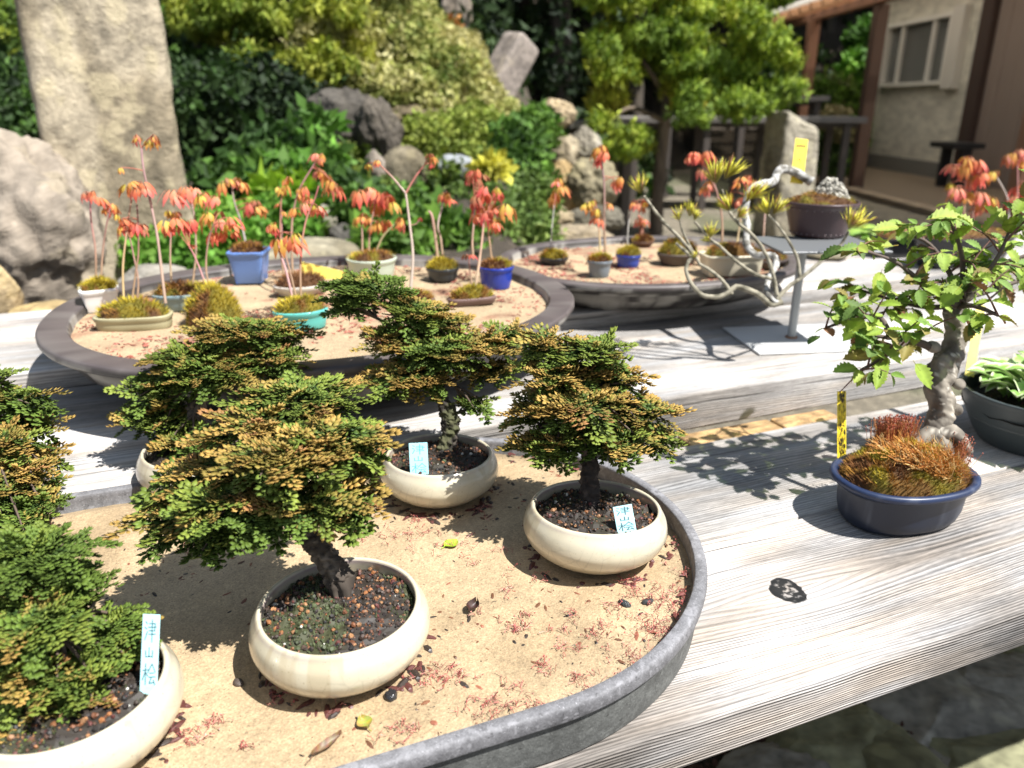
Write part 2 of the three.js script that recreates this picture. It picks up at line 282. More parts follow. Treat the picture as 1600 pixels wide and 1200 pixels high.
function addSpray(mb, T, m, colour) {
  const o = mb.n, e = m.elements, p = T.p;
  for (let k = 0; k < p.length; k += 3) {
    const x = p[k], y = p[k + 1], z = p[k + 2];
    mb.p.push(e[0] * x + e[4] * y + e[8] * z + e[12], e[1] * x + e[5] * y + e[9] * z + e[13], e[2] * x + e[6] * y + e[10] * z + e[14]);
    const c = colour(T.tip[k / 3]); mb.c.push(c[0], c[1], c[2]);
  }
  for (const q of T.i) mb.i.push(o + q);
}
// pads: [centre, rx, ry, rz, gold]  (metres)
function cypressCrown(pads, seed, size, density, goldBias) {
  const r = rng(seed), mb = new MB();
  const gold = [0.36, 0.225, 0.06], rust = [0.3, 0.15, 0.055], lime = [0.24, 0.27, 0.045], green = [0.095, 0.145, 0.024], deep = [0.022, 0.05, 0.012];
  const mix = (a, b, t) => [lerp(a[0], b[0], t), lerp(a[1], b[1], t), lerp(a[2], b[2], t)];
  for (const [c, rx, ry, rz, gb = 0] of pads) {
    const n = Math.round(density * (rx * rz + 0.5 * ry * (rx + rz)) / (size * size));
    for (let k = 0; k < n; k++) {
      const th = r() * 6.283, inner = r() < 0.3, rr = Math.sqrt(r()) * (inner ? 0.75 : 1), top = r() < 0.66;
      const hgt = Math.sqrt(Math.max(0, 1 - rr * rr)) * (top ? 1 : -0.75) * (inner ? r() * 0.8 : 0.85 + r() * 0.2);
      const out = V(Math.cos(th), 0, Math.sin(th));
      const pos = V(c.x + rx * rr * out.x, c.y + ry * hgt, c.z + rz * rr * out.z);
      const wander = r() * 6.283, dir = out.clone().multiplyScalar(0.25 + rr).add(V(Math.cos(wander), 0, Math.sin(wander)).multiplyScalar(0.3));
      dir.y = (top ? 0.12 + 0.3 * (1 - rr) : -0.35) + (r() - 0.5) * 0.4; dir.normalize();
      const up = V((r() - 0.5) * 0.7, 1, (r() - 0.5) * 0.7).addScaledVector(out, 0.35 * rr * (top ? 1 : -0.3)).normalize();
      const s = size * (0.65 + r() * 0.6), m = M4(pos.addScaledVector(dir, -s * 0.62), aim(dir, up), V(s, s, s * (0.8 + r() * 0.35)));
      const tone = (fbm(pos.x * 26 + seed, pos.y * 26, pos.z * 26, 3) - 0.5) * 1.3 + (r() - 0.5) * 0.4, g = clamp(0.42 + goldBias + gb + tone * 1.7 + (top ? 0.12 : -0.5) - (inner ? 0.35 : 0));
      const isRust = r() < 0.08, bright = 0.8 + r() * 0.4;
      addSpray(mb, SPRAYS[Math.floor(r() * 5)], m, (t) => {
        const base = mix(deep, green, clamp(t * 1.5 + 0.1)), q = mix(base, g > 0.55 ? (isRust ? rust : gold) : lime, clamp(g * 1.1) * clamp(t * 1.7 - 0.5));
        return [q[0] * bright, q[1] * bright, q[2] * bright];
      });
    }
  }
  return mb.geo();
}
const leafMat = new THREE.MeshPhysicalMaterial({ vertexColors: true, roughness: 0.55, specularIntensity: 0.45 });
const barkBump = mottled(256, 21, (f) => gray(f(6, 4) * 0.6 + f(24, 3) * 0.4), 10);
const barkMat = new THREE.MeshStandardMaterial({ vertexColors: true, roughness: 0.85 });
const barkCol = (seed, a = [0.05, 0.038, 0.028], b = [0.2, 0.16, 0.12], moss = 0) => (v) => {
  const k = fbm(v.x * 160 + seed, v.y * 90, v.z * 160, 4), s = sstep(0.45, 0.75, k), m = moss * sstep(0.45, 0.6, fbm(v.x * 70, v.y * 70, v.z * 70 + seed, 3));
  return [lerp(lerp(a[0], b[0], s), 0.09, m), lerp(lerp(a[1], b[1], s), 0.1, m), lerp(lerp(a[2], b[2], s), 0.03, m)];
};
const glazeMap = (() => {           // faint crackle, water marks and specks in the glaze
  const r = rng(77), pts = []; for (let k = 0; k < 150; k++) pts.push([r() * 24, r() * 4]);
  return tex(1024, 256, (i, j) => { const x = i / 1024 * 24, y = j / 256 * 4; let a = 9, b = 9; for (const [px, py] of pts) { const dx = Math.min(Math.abs(x - px), 24 - Math.abs(x - px)) + (n3(x * 2, y * 2, 5) - 0.5) * 0.2, d = Math.hypot(dx, y - py); if (d < a) { b = a; a = d; } else if (d < b) b = d; }
    const line = 1 - sstep(0.0, 0.05, b - a), low = sstep(0.62, 0.3, j / 256), drip = sstep(0.6, 0.75, fbm(x * 2.2, y * 0.4, 3, 3)), sp = 0.8 * sstep(0.93, 0.96, n3(x * 22, y * 22, 8)), v = 1 - 0.09 * line * low - 0.05 * drip - 0.06 * fbm(x, y, 1, 3); return [v - sp * 0.25, v - sp * 0.28 - 0.02 * drip, v - sp * 0.32 - 0.05 * drip]; });
})();
const glaze = new THREE.MeshPhysicalMaterial({ map: glazeMap, vertexColors: true, roughness: 0.3, clearcoat: 0.7, clearcoatRoughness: 0.12 });
function creamBowl(seed, k = 1) {
  const prof = [[0, 0.0], [0.034, 0], [0.0365, 0.0012], [0.044, 0.006], [0.051, 0.0125], [0.0545, 0.0195], [0.055, 0.0245], [0.0537, 0.031], [0.051, 0.0362], [0.0495, 0.0388], [0.0482, 0.0398], [0.0468, 0.0394], [0.0462, 0.038], [0.0465, 0.034], [0.047, 0.026], [0, 0.024]];
  const sm = new THREE.SplineCurve(prof.slice(1, 13).map(([x, y]) => new THREE.Vector2(x, y))).getPoints(40).map((p) => [p.x, p.y]);
  const g = profileLathe([[0, 0], ...sm, [0.0465, 0.034], [0.0475, 0.024]].map(([x, y]) => [x * k, y * k]), 96);
  const p = g.attributes.position, c = [], v = V();
  for (let i = 0; i < p.count; i++) {
    v.fromBufferAttribute(p, i); const a = Math.atan2(v.z, v.x), y = v.y / k;
    const line = Math.exp(-(((y - 0.0378) / 0.0009) ** 2)) * (0.6 + 0.4 * n3(a * 6, 1, seed)) * (Math.hypot(v.x, v.z) < 0.0492 * k ? 1 : 0.35);
    const stain = sstep(0.55, 0.75, fbm(Math.cos(a) * 6 + seed, y * 300, Math.sin(a) * 6, 3)) * sstep(0.02, 0.0, y) * 0.5, dirt = sstep(0.009, 0.0, y) * (0.35 + 0.4 * n3(a * 9, 2, seed));
    const q = 0.94 + 0.08 * fbm(v.x * 60, v.y * 60, v.z * 60 + seed, 3); let col = [0.58 * q, 0.525 * q, 0.39 * q]; const cz = fbm(Math.cos(a) * 3 + seed, y * 120, Math.sin(a) * 3, 3), vein = Math.exp(-(((cz - 0.5) / 0.012) ** 2)) * sstep(0.02, 0.012, y) * 0.3; col = col.map((c) => c * (1 - vein));
    col = [lerp(col[0], 0.36, line), lerp(col[1], 0.27, line), lerp(col[2], 0.29, line)]; const d = clamp(stain * 0.35 + dirt);
    c.push(lerp(col[0], 0.42, d), lerp(col[1], 0.33, d), lerp(col[2], 0.2, d));
  }
  g.setAttribute('color', new THREE.Float32BufferAttribute(c, 3)); return g;
}
const grain = [0, 1, 2].map((k) => { const g = new THREE.DodecahedronGeometry(1, 0).toNonIndexed(); const p = g.attributes.position; for (let i = 0; i < p.count; i++) { const x = p.getX(i), y = p.getY(i), z = p.getZ(i), f = 0.75 + 0.5 * n3(x * 1.3 + k * 9, y * 1.3, z * 1.3); p.setXYZ(i, x * f, y * f * 0.8, z * f); } return g; });
function soilGeo(rad, y, seed, count, mossy = 0, sx = 1, sz = 1) {
  const mb = new MB(), r = rng(seed), o = [], n = 40; for (let k = 0; k < n; k++) o.push([Math.cos(k / n * 6.2832) * rad * sx, Math.sin(k / n * 6.2832) * rad * sz]);
  const hgt = (x, z) => { const e = Math.hypot(x / sx, z / sz) / rad; return y + rad * 0.16 * (1 - e * e) + (fbm(x * 130 + seed, z * 130, 3, 3) - 0.5) * 0.008; };
  const col = (x, z) => { const m = mossy * sstep(0.5, 0.62, fbm(x * 45 + seed, z * 45, 9, 3)); return [lerp(0.022, 0.06, m), lerp(0.016, 0.07, m), lerp(0.011, 0.025, m)]; };
  mb.vert(V(0, hgt(0, 0), 0), col(0, 0)); const R = 16; for (let q = 1; q <= R; q++) for (const [x, z] of o) { const X = x * q / R, Z = z * q / R; mb.vert(V(X, hgt(X, Z), Z), col(X, Z)); }
  for (let k = 0; k < n; k++) { mb.tri(0, 1 + (k + 1) % n, 1 + k); for (let q = 1; q < R; q++) { const a = 1 + (q - 1) * n + k, b = 1 + (q - 1) * n + (k + 1) % n; mb.tri(a, b, a + n); mb.tri(b, b + n, a + n); } }
  const tones = [[0.03, 0.022, 0.02], [0.02, 0.017, 0.015], [0.045, 0.03, 0.022], [0.06, 0.035, 0.025], [0.25, 0.1, 0.035], [0.3, 0.15, 0.065], [0.16, 0.06, 0.025], [0.03, 0.022, 0.02], [0.05, 0.035, 0.025], [0.13, 0.06, 0.035], [0.1, 0.03, 0.025], [0.02, 0.018, 0.018]];
  for (let k = 0; k < count; k++) {
    const a = r() * 6.283, q = Math.sqrt(r()) * 0.97, x = Math.cos(a) * q * rad * sx, z = Math.sin(a) * q * rad * sz, s = 0.0006 + 0.0014 * r() ** 3;
    let c = tones[Math.floor(r() * tones.length)]; if (r() < 0.012) c = [0.6, 0.58, 0.52]; const f = 0.6 + r() * 0.6, m = mossy * sstep(0.48, 0.56, fbm(x * 45 + seed, z * 45, 9, 3)); if (r() < m * 0.75) c = [0.06, 0.075, 0.03];
    mb.add(grain[Math.floor(r() * 3)], M4(V(x, hgt(x, z) + s * 0.3, z), Q(r() * 6, r() * 6, r() * 6), s), [c[0] * f, c[1] * f, c[2] * f]);
  }
  const tuft = mossy * 1500 * (rad / 0.046) ** 2;             // short upright moss shoots
  for (let k = 0; k < tuft; k++) {
    const a = r() * 6.283, q = Math.sqrt(r()) * 0.95, x = Math.cos(a) * q * rad * sx, z = Math.sin(a) * q * rad * sz; if (fbm(x * 45 + seed, z * 45, 9, 3) < 0.5) continue;
    const h = 0.0016 + r() * 0.0025, w = 0.0005, b = V(x, hgt(x, z), z), t = b.clone().add(V((r() - 0.5) * 0.002, h, (r() - 0.5) * 0.002)), an = r() * 3.14, sx2 = V(Math.cos(an) * w, 0, Math.sin(an) * w), g = 0.6 + r() * 0.8, c = [0.07 * g, 0.085 * g, 0.035 * g], i = mb.n;
    mb.vert(b.clone().add(sx2), c); mb.vert(b.clone().sub(sx2), c); mb.vert(t, [c[0] * 1.8, c[1] * 1.8, c[2] * 1.8]); mb.tri(i, i + 1, i + 2);
  }
  return mb.geo(false);
}
const soilMat = vcol(0.62);
// base: pot foot on the sand; trunk: photo pixels at the pot's depth (+dz); pads: photo pixels [x, y, rx, ry, dz, gold]
function cypress({ label, foot, k = 1, tilt = [0, 0], trunk, radii, pads, branches = [], seed, size = 0.026, density = 27, gold = 0, mossy = 0.4, bark, grains = 900 }) {
  const t = thing('potted_cypress', label, 'bonsai tree', foot, 'small cypresses in cream bowls on the wet sand');
  const inv = foot.clone().negate(), d0 = depthOf(foot);
  const pot = part('pot', creamBowl(seed, k), glaze, t), soil = part('soil', soilGeo(0.0472 * k, 0.0305 * k, seed, grains, mossy), soilMat, t, 'stuff');
  for (const m of [pot, soil]) m.rotation.set(tilt[0], seed, tilt[1], 'ZXY');
  const lens = V(0, -SP, -CP), px = (x, y, dz = 0) => at(x, y, d0 + dz).add(inv);
  const tp = curve(trunk.map(([x, y, dz]) => px(x, y, dz)), 120), mb = new MB(), bc = bark || barkCol(seed);
  tp[0].y = Math.min(tp[0].y, 0.03 * k);
  const rad = tp.map((_, i) => { const f = i / 120 * (radii.length - 1), a = Math.floor(f), b = Math.min(radii.length - 1, a + 1); return 0.86 * lerp(radii[a], radii[b], f - a); });
  mb.tube(tp, rad, 40, bc, 0.6, 330, true, seed);
  const P = pads.map(([x, y, rx, ry, dz = 0, g = 0]) => { const c = px(x, y, dz), m = (d0 + dz) / F; return [c, rx * m, ry * m * 0.7, rx * m * 0.72, g]; });
  const head = tp[120];
  for (const [c, rx] of P) {               // limbs out to the pads
    const j = tp[Math.floor(72 + 48 * n3(c.x * 90, c.y * 90, seed))], mid = j.clone().lerp(c, 0.5).add(V(0, 0.006, 0));
    const bp = curve([j, mid, c.clone().add(V(0, -0.004, 0))], 10); mb.tube(bp, bp.map((_, i) => lerp(0.0022, 0.0008, i / 10)), 7, bc, 0.3, 200, true, seed);
    for (let q = 0; q < 4; q++) { const a = q * 1.7 + seed, e = c.clone().add(V(Math.cos(a) * rx * 0.7, 0, Math.sin(a) * rx * 0.5)), tw = curve([bp[6], bp[6].clone().lerp(e, 0.5).add(V(0, 0.003, 0)), e], 6); mb.tube(tw, tw.map((_, i) => lerp(0.0014, 0.0005, i / 6)), 5, [0.1, 0.07, 0.05]); }
  }
  for (const b of branches) { const bp = curve(b.map(([x, y, dz]) => px(x, y, dz)), 14); mb.tube(bp, bp.map((_, i) => lerp(0.0028, 0.001, i / 14)), 7, bc, 0.3, 200, true, seed); }
  part('trunk', mb.geo(), barkMat, t);
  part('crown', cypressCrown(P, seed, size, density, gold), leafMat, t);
  return t;
}
const mid = (x, y) => onY(x, y, YS + 0.0005);
const bowlA = mid(538, 1022), bowlB = mid(927, 862), bowlC = mid(688, 768), bowlD = mid(320, 757), bowlE = mid(-25, 838), bowlF = mid(128, 1160);
cypress({ label: 'cypress with a slanting trunk and broad bronze crown in the cream bowl at front centre', foot: bowlA, tilt: [0.02, 0.0], seed: 3, mossy: 0.55, grains: 1500,
  trunk: [[532, 912, 0], [518, 880, 0], [494, 850, 0], [468, 826, 0], [448, 800, 0.01], [440, 740, 0.015], [450, 670, 0.015]], radii: [0.0105, 0.0085, 0.0082, 0.0075, 0.007, 0.005, 0.003],
  pads: [[470, 626, 95, 38, 0.02, 0.12], [400, 672, 95, 42, 0, 0.08], [520, 690, 85, 40, -0.02, 0.12], [440, 720, 105, 40, -0.035, 0.05], [560, 735, 58, 34, 0, 0.1], [345, 745, 90, 42, 0, -0.1], [480, 785, 95, 36, -0.03, 0.05], [290, 815, 90, 42, -0.01, -0.12], [355, 795, 85, 45, -0.03, -0.1], [425, 815, 50, 26, -0.03, 0], [545, 790, 55, 26, -0.015, 0.1], [330, 850, 40, 22, -0.02, -0.2], [440, 700, 70, 60, 0.035, -0.4]] });
cypress({ label: 'upright cypress with a triangular bronze-tipped crown in the rightmost cream bowl', foot: bowlB, tilt: [-0.06, -0.02], seed: 8, gold: 0.14, mossy: 0.12,
  trunk: [[925, 808, 0], [921, 770, 0], [922, 725, 0], [915, 680, 0.005], [905, 620, 0.01], [890, 560, 0.01]], radii: [0.0105, 0.0078, 0.0068, 0.006, 0.005, 0.003], bark: barkCol(8, [0.03, 0.022, 0.018], [0.12, 0.09, 0.075]),
  pads: [[848, 540, 46, 34, 0.01, -0.05], [925, 553, 62, 32, 0, 0.1], [870, 590, 70, 36, 0, 0.05], [955, 598, 62, 32, 0.01, 0.1], [838, 640, 52, 36, 0.01, -0.05], [915, 640, 80, 36, -0.02, 0.05], [1000, 650, 60, 34, 0, 0.12], [870, 690, 75, 24, -0.01, 0.05], [960, 688, 75, 24, -0.015, 0.12], [1030, 688, 36, 22, 0.01, 0.1], [905, 620, 50, 45, 0.03, -0.4], [860, 705, 40, 14, 0.01, -0.3]], branches: [[[915, 690, 0], [870, 690, 0], [840, 660, 0]], [[915, 690, 0], [965, 690, 0], [1010, 670, 0]]] });
cypress({ label: 'thin-trunked ragged cypress in the rear cream bowl', foot: bowlC, gold: 0.06, k: 0.95, tilt: [-0.02, 0], seed: 14, mossy: 0.1, size: 0.026,
  trunk: [[690, 712, 0], [702, 680, 0], [703, 655, 0], [692, 625, 0], [683, 600, 0.005], [660, 560, 0.01], [640, 520, 0.01]], radii: [0.0088, 0.0076, 0.0095, 0.0062, 0.0052, 0.0045, 0.003], bark: barkCol(14, [0.025, 0.02, 0.015], [0.1, 0.08, 0.06], 0.5),
  pads: [[575, 452, 66, 28, 0.01, -0.05], [545, 475, 44, 20, 0, -0.05], [640, 490, 62, 30, 0, 0], [690, 512, 56, 30, 0.01, -0.05], [620, 538, 60, 34, 0, -0.1], [690, 550, 68, 32, -0.015, 0.05], [645, 590, 74, 28, -0.01, 0.12], [755, 545, 62, 28, 0, 0], [795, 525, 34, 22, 0.01, -0.05], [760, 580, 40, 24, 0.01, 0.05], [640, 545, 40, 36, 0.035, -0.4], [738, 632, 28, 15, 0, -0.2]], branches: [[[684, 602, 0], [715, 592, 0], [750, 570, 0]], [[697, 655, 0], [715, 645, 0], [738, 638, 0]]] });
cypress({ label: 'bushy cypress half hidden behind the front one, its bowl in shade', foot: bowlD, gold: 0.12, k: 0.98, seed: 21, mossy: 0, size: 0.026, grains: 200,
  trunk: [[322, 715, 0], [318, 680, 0], [305, 640, 0], [330, 600, 0], [350, 560, 0]], radii: [0.011, 0.009, 0.008, 0.006, 0.004],
  pads: [[375, 522, 82, 30, 0.01, 0.12], [440, 520, 46, 28, 0.02, 0], [310, 568, 78, 36, 0, 0.1], [410, 565, 62, 34, 0, 0.1], [250, 612, 62, 36, 0, 0.08], [330, 585, 80, 34, -0.01, 0.05], [245, 655, 58, 28, 0, -0.05], [290, 690, 56, 20, -0.01, -0.15], [440, 560, 40, 36, 0.02, -0.3], [350, 560, 60, 30, 0.03, -0.3]] });
cypress({ label: 'orange-tinged cypress cut by the left edge of the picture, behind the nearest bowl', foot: bowlE, k: 1, seed: 27, mossy: 0, size: 0.026, grains: 200, gold: 0.12,
  trunk: [[-17, 795, 0], [-14, 760, 0], [-12, 720, 0], [-8, 660, 0], [-12, 610, 0]], radii: [0.011, 0.009, 0.007, 0.006, 0.003],
  pads: [[-8, 592, 40, 22, 0, 0.1], [28, 625, 56, 28, 0, 0.25], [-40, 640, 70, 50, 0.01, 0], [45, 665, 46, 16, 0.01, 0.2], [38, 715, 62, 22, 0, 0.2], [-30, 730, 70, 40, 0, 0], [20, 745, 50, 20, 0.01, 0], [54, 795, 60, 24, -0.05, -0.05], [0, 775, 60, 30, -0.05, -0.1], [15, 825, 70, 24, -0.065, -0.1], [60, 765, 40, 16, -0.03, 0], [-10, 850, 70, 26, -0.07, -0.2], [12, 690, 50, 26, -0.03, 0.15], [32, 738, 62, 22, -0.035, 0.2], [-10, 715, 60, 40, -0.03, 0]] });
cypress({ label: 'dense green cypress filling the lower left corner in the nearest cream bowl', foot: bowlF, k: 1, seed: 33, mossy: 0.25, size: 0.022, density: 30, gold: -0.26, grains: 1200,
  trunk: [[112, 1120, 0], [100, 1075, 0], [92, 1010, 0], [80, 960, 0], [70, 900, 0]], radii: [0.009, 0.008, 0.007, 0.006, 0.003],
  pads: [[62, 872, 90, 44, 0, -0.1], [10, 925, 80, 50, 0, -0.05], [112, 925, 62, 44, 0.01, -0.1], [60, 975, 80, 44, -0.02, 0.02], [165, 985, 62, 34, 0.01, 0.05], [30, 1045, 80, 50, -0.02, 0], [110, 1055, 72, 40, -0.02, 0.02], [60, 1110, 70, 34, -0.02, 0], [130, 1100, 42, 24, -0.02, 0.05], [185, 1025, 36, 24, 0, -0.05], [-50, 980, 80, 110, 0, -0.1], [60, 960, 90, 90, 0.02, -0.4]], branches: [[[95, 1030, 0], [120, 990, 0], [148, 940, 0.005]]] });

// ---------- name labels stuck into the soil ----------
const INK = { // strokes in a unit square, y down
  tsu: [[[.12, .12], [.24, .2]], [[.06, .36], [.18, .44]], [[.08, .9], [.26, .56]], [[.4, .2], [.88, .2], [.84, .5]], [[.34, .36], [.96, .34]], [[.42, .5], [.86, .5]], [[.38, .66], [.92, .65]], [[.64, .04], [.64, .97]]],
  yama: [[[.5, .1], [.5, .8]], [[.14, .38], [.16, .84], [.86, .82]], [[.86, .36], [.86, .86]]],
  hinoki: [[[.04, .34], [.44, .3]], [[.25, .06], [.25, .95]], [[.24, .36], [.04, .74]], [[.28, .42], [.42, .58]], [[.72, .06], [.42, .42]], [[.72, .06], [.98, .4]], [[.56, .44], [.88, .42]], [[.5, .62], [.96, .59]], [[.72, .62], [.54, .88], [.92, .84]], [[.84, .74], [.96, .94]]],
};
function labelTexture(bg, ink, chars, weight, smear = 0, seed = 1) {
  const w = 128, h = 512, cv = document.createElement('canvas'); cv.width = w; cv.height = h; const g = cv.getContext('2d'), r = rng(seed);
  g.fillStyle = bg; g.fillRect(0, 0, w, h);
  for (let k = 0; k < 60; k++) { g.fillStyle = `rgba(${r() < .5 ? '255,255,255' : '90,80,60'},${0.02 + r() * 0.05})`; g.fillRect(r() * w, r() * h, 4 + r() * 30, 2 + r() * 20); }
  g.strokeStyle = ink; g.lineCap = g.lineJoin = 'round'; g.lineWidth = weight;
  for (const [c, x, y, sw, sh] of chars) for (const s of INK[c] || c) { g.beginPath(); s.forEach(([a, b], i) => { const X = x + a * sw + (r() - .5) * 3, Y = y + b * sh + (r() - .5) * 3; i ? g.lineTo(X, Y) : g.moveTo(X, Y); }); g.stroke(); }
  for (let k = 0; k < smear; k++) { g.fillStyle = `rgba(25,20,8,${0.25 + r() * 0.6})`; g.beginPath(); g.ellipse(w * (0.25 + 0.5 * r()), h * (0.05 + 0.75 * r()), 4 + r() * 20, 3 + r() * 16, r() * 3, 0, 7); g.fill(); }
  const t = new THREE.CanvasTexture(cv); t.colorSpace = THREE.SRGBColorSpace; return t;
}
const SKYBLUE = '#b9e6ea';
// a flat strip of plastic between two photo pixels (bottom, top) at one depth, tilted back
function tag(label, bottom, top, wpx, depth, map, group, edge = [0.6, 0.75, 0.78], faceYaw = 0, bottomDepth = depth) {
  const b = at(bottom[0], bottom[1], bottomDepth), t = at(top[0], top[1], depth), L = b.distanceTo(t), w = wpx * depth / F;
  const g = box(w, L + 0.012, 0.0007, 0.0003, 1); g.translate(0, (L - 0.012) / 2, 0);
  const p = g.attributes.position, uv = g.attributes.uv; for (let k = 0; k < p.count; k++) uv.setXY(k, clamp(p.getX(k) / w + 0.5), clamp(p.getY(k) / L));
  const m = single('plant_label', g, new THREE.MeshStandardMaterial({ map, roughness: 0.45 }), label, 'plant label', group);
  const y = t.clone().sub(b).normalize(), toEye = V(Math.sin(faceYaw), 0.15, Math.cos(faceYaw)), x = y.clone().cross(toEye).normalize().multiplyScalar(1), z = x.clone().cross(y);
  m.quaternion.setFromRotationMatrix(new THREE.Matrix4().makeBasis(x, y, z)); m.position.copy(b); return m;
}
const dA = depthOf(bowlA), dB = depthOf(bowlB), dC = depthOf(bowlC), dF = depthOf(bowlF);
const TSU = (yo = 0, s = 1) => [['tsu', 16, 30 + yo, 92, 150 * s], ['yama', 24, 205 + yo, 70, 80 * s], ['hinoki', 14, 310 + yo, 100, 150 * s]];
tag('pale blue written label at the right rim of the nearest cream bowl', [233, 1050], [237, 960], 27, dF - 0.012, labelTexture(SKYBLUE, '#2f5560', TSU(), 7, 0, 1), 'pale blue name labels in the cream bowls');
tag('faded pale blue label standing left of the rear cypress trunk', [656, 752], [653, 692], 29, dC - 0.043, labelTexture('#a9e2ea', '#5aa3b4', [['tsu', 16, 14, 92, 100], ['yama', 26, 128, 70, 56], ['hinoki', 14, 196, 100, 104]], 6, 0, 2), 'pale blue name labels in the cream bowls');
tag('short pale blue label leaning right beside the upright cypress trunk', [980, 833], [972, 790], 30, dB - 0.042, labelTexture(SKYBLUE, '#3d5c66', [['tsu', 14, 14, 96, 100], ['yama', 26, 128, 74, 54], ['hinoki', 12, 194, 104, 104]], 7, 0, 3), 'pale blue name labels in the cream bowls');
// ---------- leaves ----------
// five-lobed young maple leaf hanging like a half-open umbrella, stalk at the origin, unit span
function mapleLeafGeo(droop, seed) {
  const r = rng(seed), p = [], idx = [], n = 5;
  for (let k = 0; k < n; k++) {
    const a = (k - 2) * 0.72 + (r() - 0.5) * 0.15, L = [0.62, 0.88, 1, 0.88, 0.62][k] * (0.9 + r() * 0.2), w = 0.145 * (0.85 + r() * 0.3), d0 = droop * (0.8 + r() * 0.5), o = p.length / 3;
    const ptAt = (t, side) => { const ang = d0 * (0.35 + 0.75 * t), rr = L * (Math.sin(ang) / d0 * 0.72 + t * 0.16), y = -L * t * Math.sin(Math.min(1.5, ang * 0.8)); const x = Math.cos(a) * rr - Math.sin(a) * side, z = Math.sin(a) * rr + Math.cos(a) * side; p.push(x, y - Math.abs(side) * 0.35, z); };
    ptAt(0.02, 0); for (const [t, s] of [[0.3, 0.7], [0.58, 1], [0.82, 0.5]]) { ptAt(t, -w * s); ptAt(t, 0); ptAt(t, w * s); } ptAt(1.05, 0);
    idx.push(o, o + 2, o + 1, o, o + 3, o + 2); for (const q of [1, 4]) for (const h of [0, 1]) { const A = o + q + h; idx.push(A, A + 1, A + 3, A + 1, A + 4, A + 3); } idx.push(o + 7, o + 8, o + 10, o + 8, o + 9, o + 10);
  }
  const g = new THREE.BufferGeometry(); g.setAttribute('position', new THREE.Float32BufferAttribute(p, 3)); g.setIndex(idx);
  // colour runs from yellow at the stalk to red at the tips
  const c = []; for (let k = 0; k < p.length; k += 3) { const t = clamp(Math.hypot(p[k], p[k + 1], p[k + 2]) * 1.1 - 0.15); c.push(1, lerp(1.35, 0.42, t), lerp(1, 0.75, t)); } g.setAttribute('color', new THREE.Float32BufferAttribute(c, 3));
  g.computeVertexNormals(); return g;
}
const MAPLE = [0.9, 1.2, 1.5, 1.75].map((d, k) => mapleLeafGeo(d, 5 + k));
const thin = (r, g, b, t = 0.3) => new THREE.MeshPhysicalMaterial({ color: C(r, g, b), vertexColors: true, roughness: 0.6, transmission: t, thickness: 0, side: THREE.DoubleSide, specularIntensity: 0.4 });
const REDS = [thin(0.66, 0.19, 0.1), thin(0.56, 0.12, 0.09), thin(0.62, 0.29, 0.085), thin(0.56, 0.38, 0.075), thin(0.34, 0.13, 0.065), thin(0.68, 0.25, 0.17)];
const MOSSCOL = [[0.3, 0.23, 0.015], [0.22, 0.18, 0.016], [0.24, 0.12, 0.02], [0.14, 0.06, 0.018]];
const mossMat = vcol(0.95);
// cushion of moss: a lumpy dome with short shoots standing on it
function mossGeo(rx, rz, h, seed, brown = 0.3, count = 900, len = 0.006) {
  const mb = new MB(), r = rng(seed), R = 12, n = 36;
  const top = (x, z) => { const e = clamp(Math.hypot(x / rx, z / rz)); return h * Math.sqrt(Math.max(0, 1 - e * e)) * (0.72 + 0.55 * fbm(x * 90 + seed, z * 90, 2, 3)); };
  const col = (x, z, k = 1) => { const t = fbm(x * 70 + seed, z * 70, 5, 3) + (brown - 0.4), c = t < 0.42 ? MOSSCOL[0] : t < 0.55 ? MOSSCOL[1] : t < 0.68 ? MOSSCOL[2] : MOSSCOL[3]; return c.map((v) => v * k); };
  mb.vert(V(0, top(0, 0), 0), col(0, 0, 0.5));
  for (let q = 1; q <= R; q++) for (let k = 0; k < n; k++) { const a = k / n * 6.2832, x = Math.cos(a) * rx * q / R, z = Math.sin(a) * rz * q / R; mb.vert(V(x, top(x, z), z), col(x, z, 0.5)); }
  for (let k = 0; k < n; k++) { mb.tri(0, 1 + (k + 1) % n, 1 + k); for (let q = 1; q < R; q++) { const a = 1 + (q - 1) * n + k, b = 1 + (q - 1) * n + (k + 1) % n; mb.tri(a, b, a + n); mb.tri(b, b + n, a + n); } }
  for (let k = 0; k < count; k++) {
    const a = r() * 6.283, q = Math.sqrt(r()), x = Math.cos(a) * q * rx, z = Math.sin(a) * q * rz, y = top(x, z), out = V(x / rx, 0.9, z / rz).normalize(), l = len * (0.6 + r() * 0.8), w = len * 0.12, an = r() * 3.14;
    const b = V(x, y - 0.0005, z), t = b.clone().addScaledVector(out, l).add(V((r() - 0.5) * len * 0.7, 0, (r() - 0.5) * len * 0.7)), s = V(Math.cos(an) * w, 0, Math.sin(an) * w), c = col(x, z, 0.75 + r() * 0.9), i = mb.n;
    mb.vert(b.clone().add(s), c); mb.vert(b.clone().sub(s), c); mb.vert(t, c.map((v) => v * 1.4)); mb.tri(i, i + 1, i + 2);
  }
  return mb.geo(true);
}
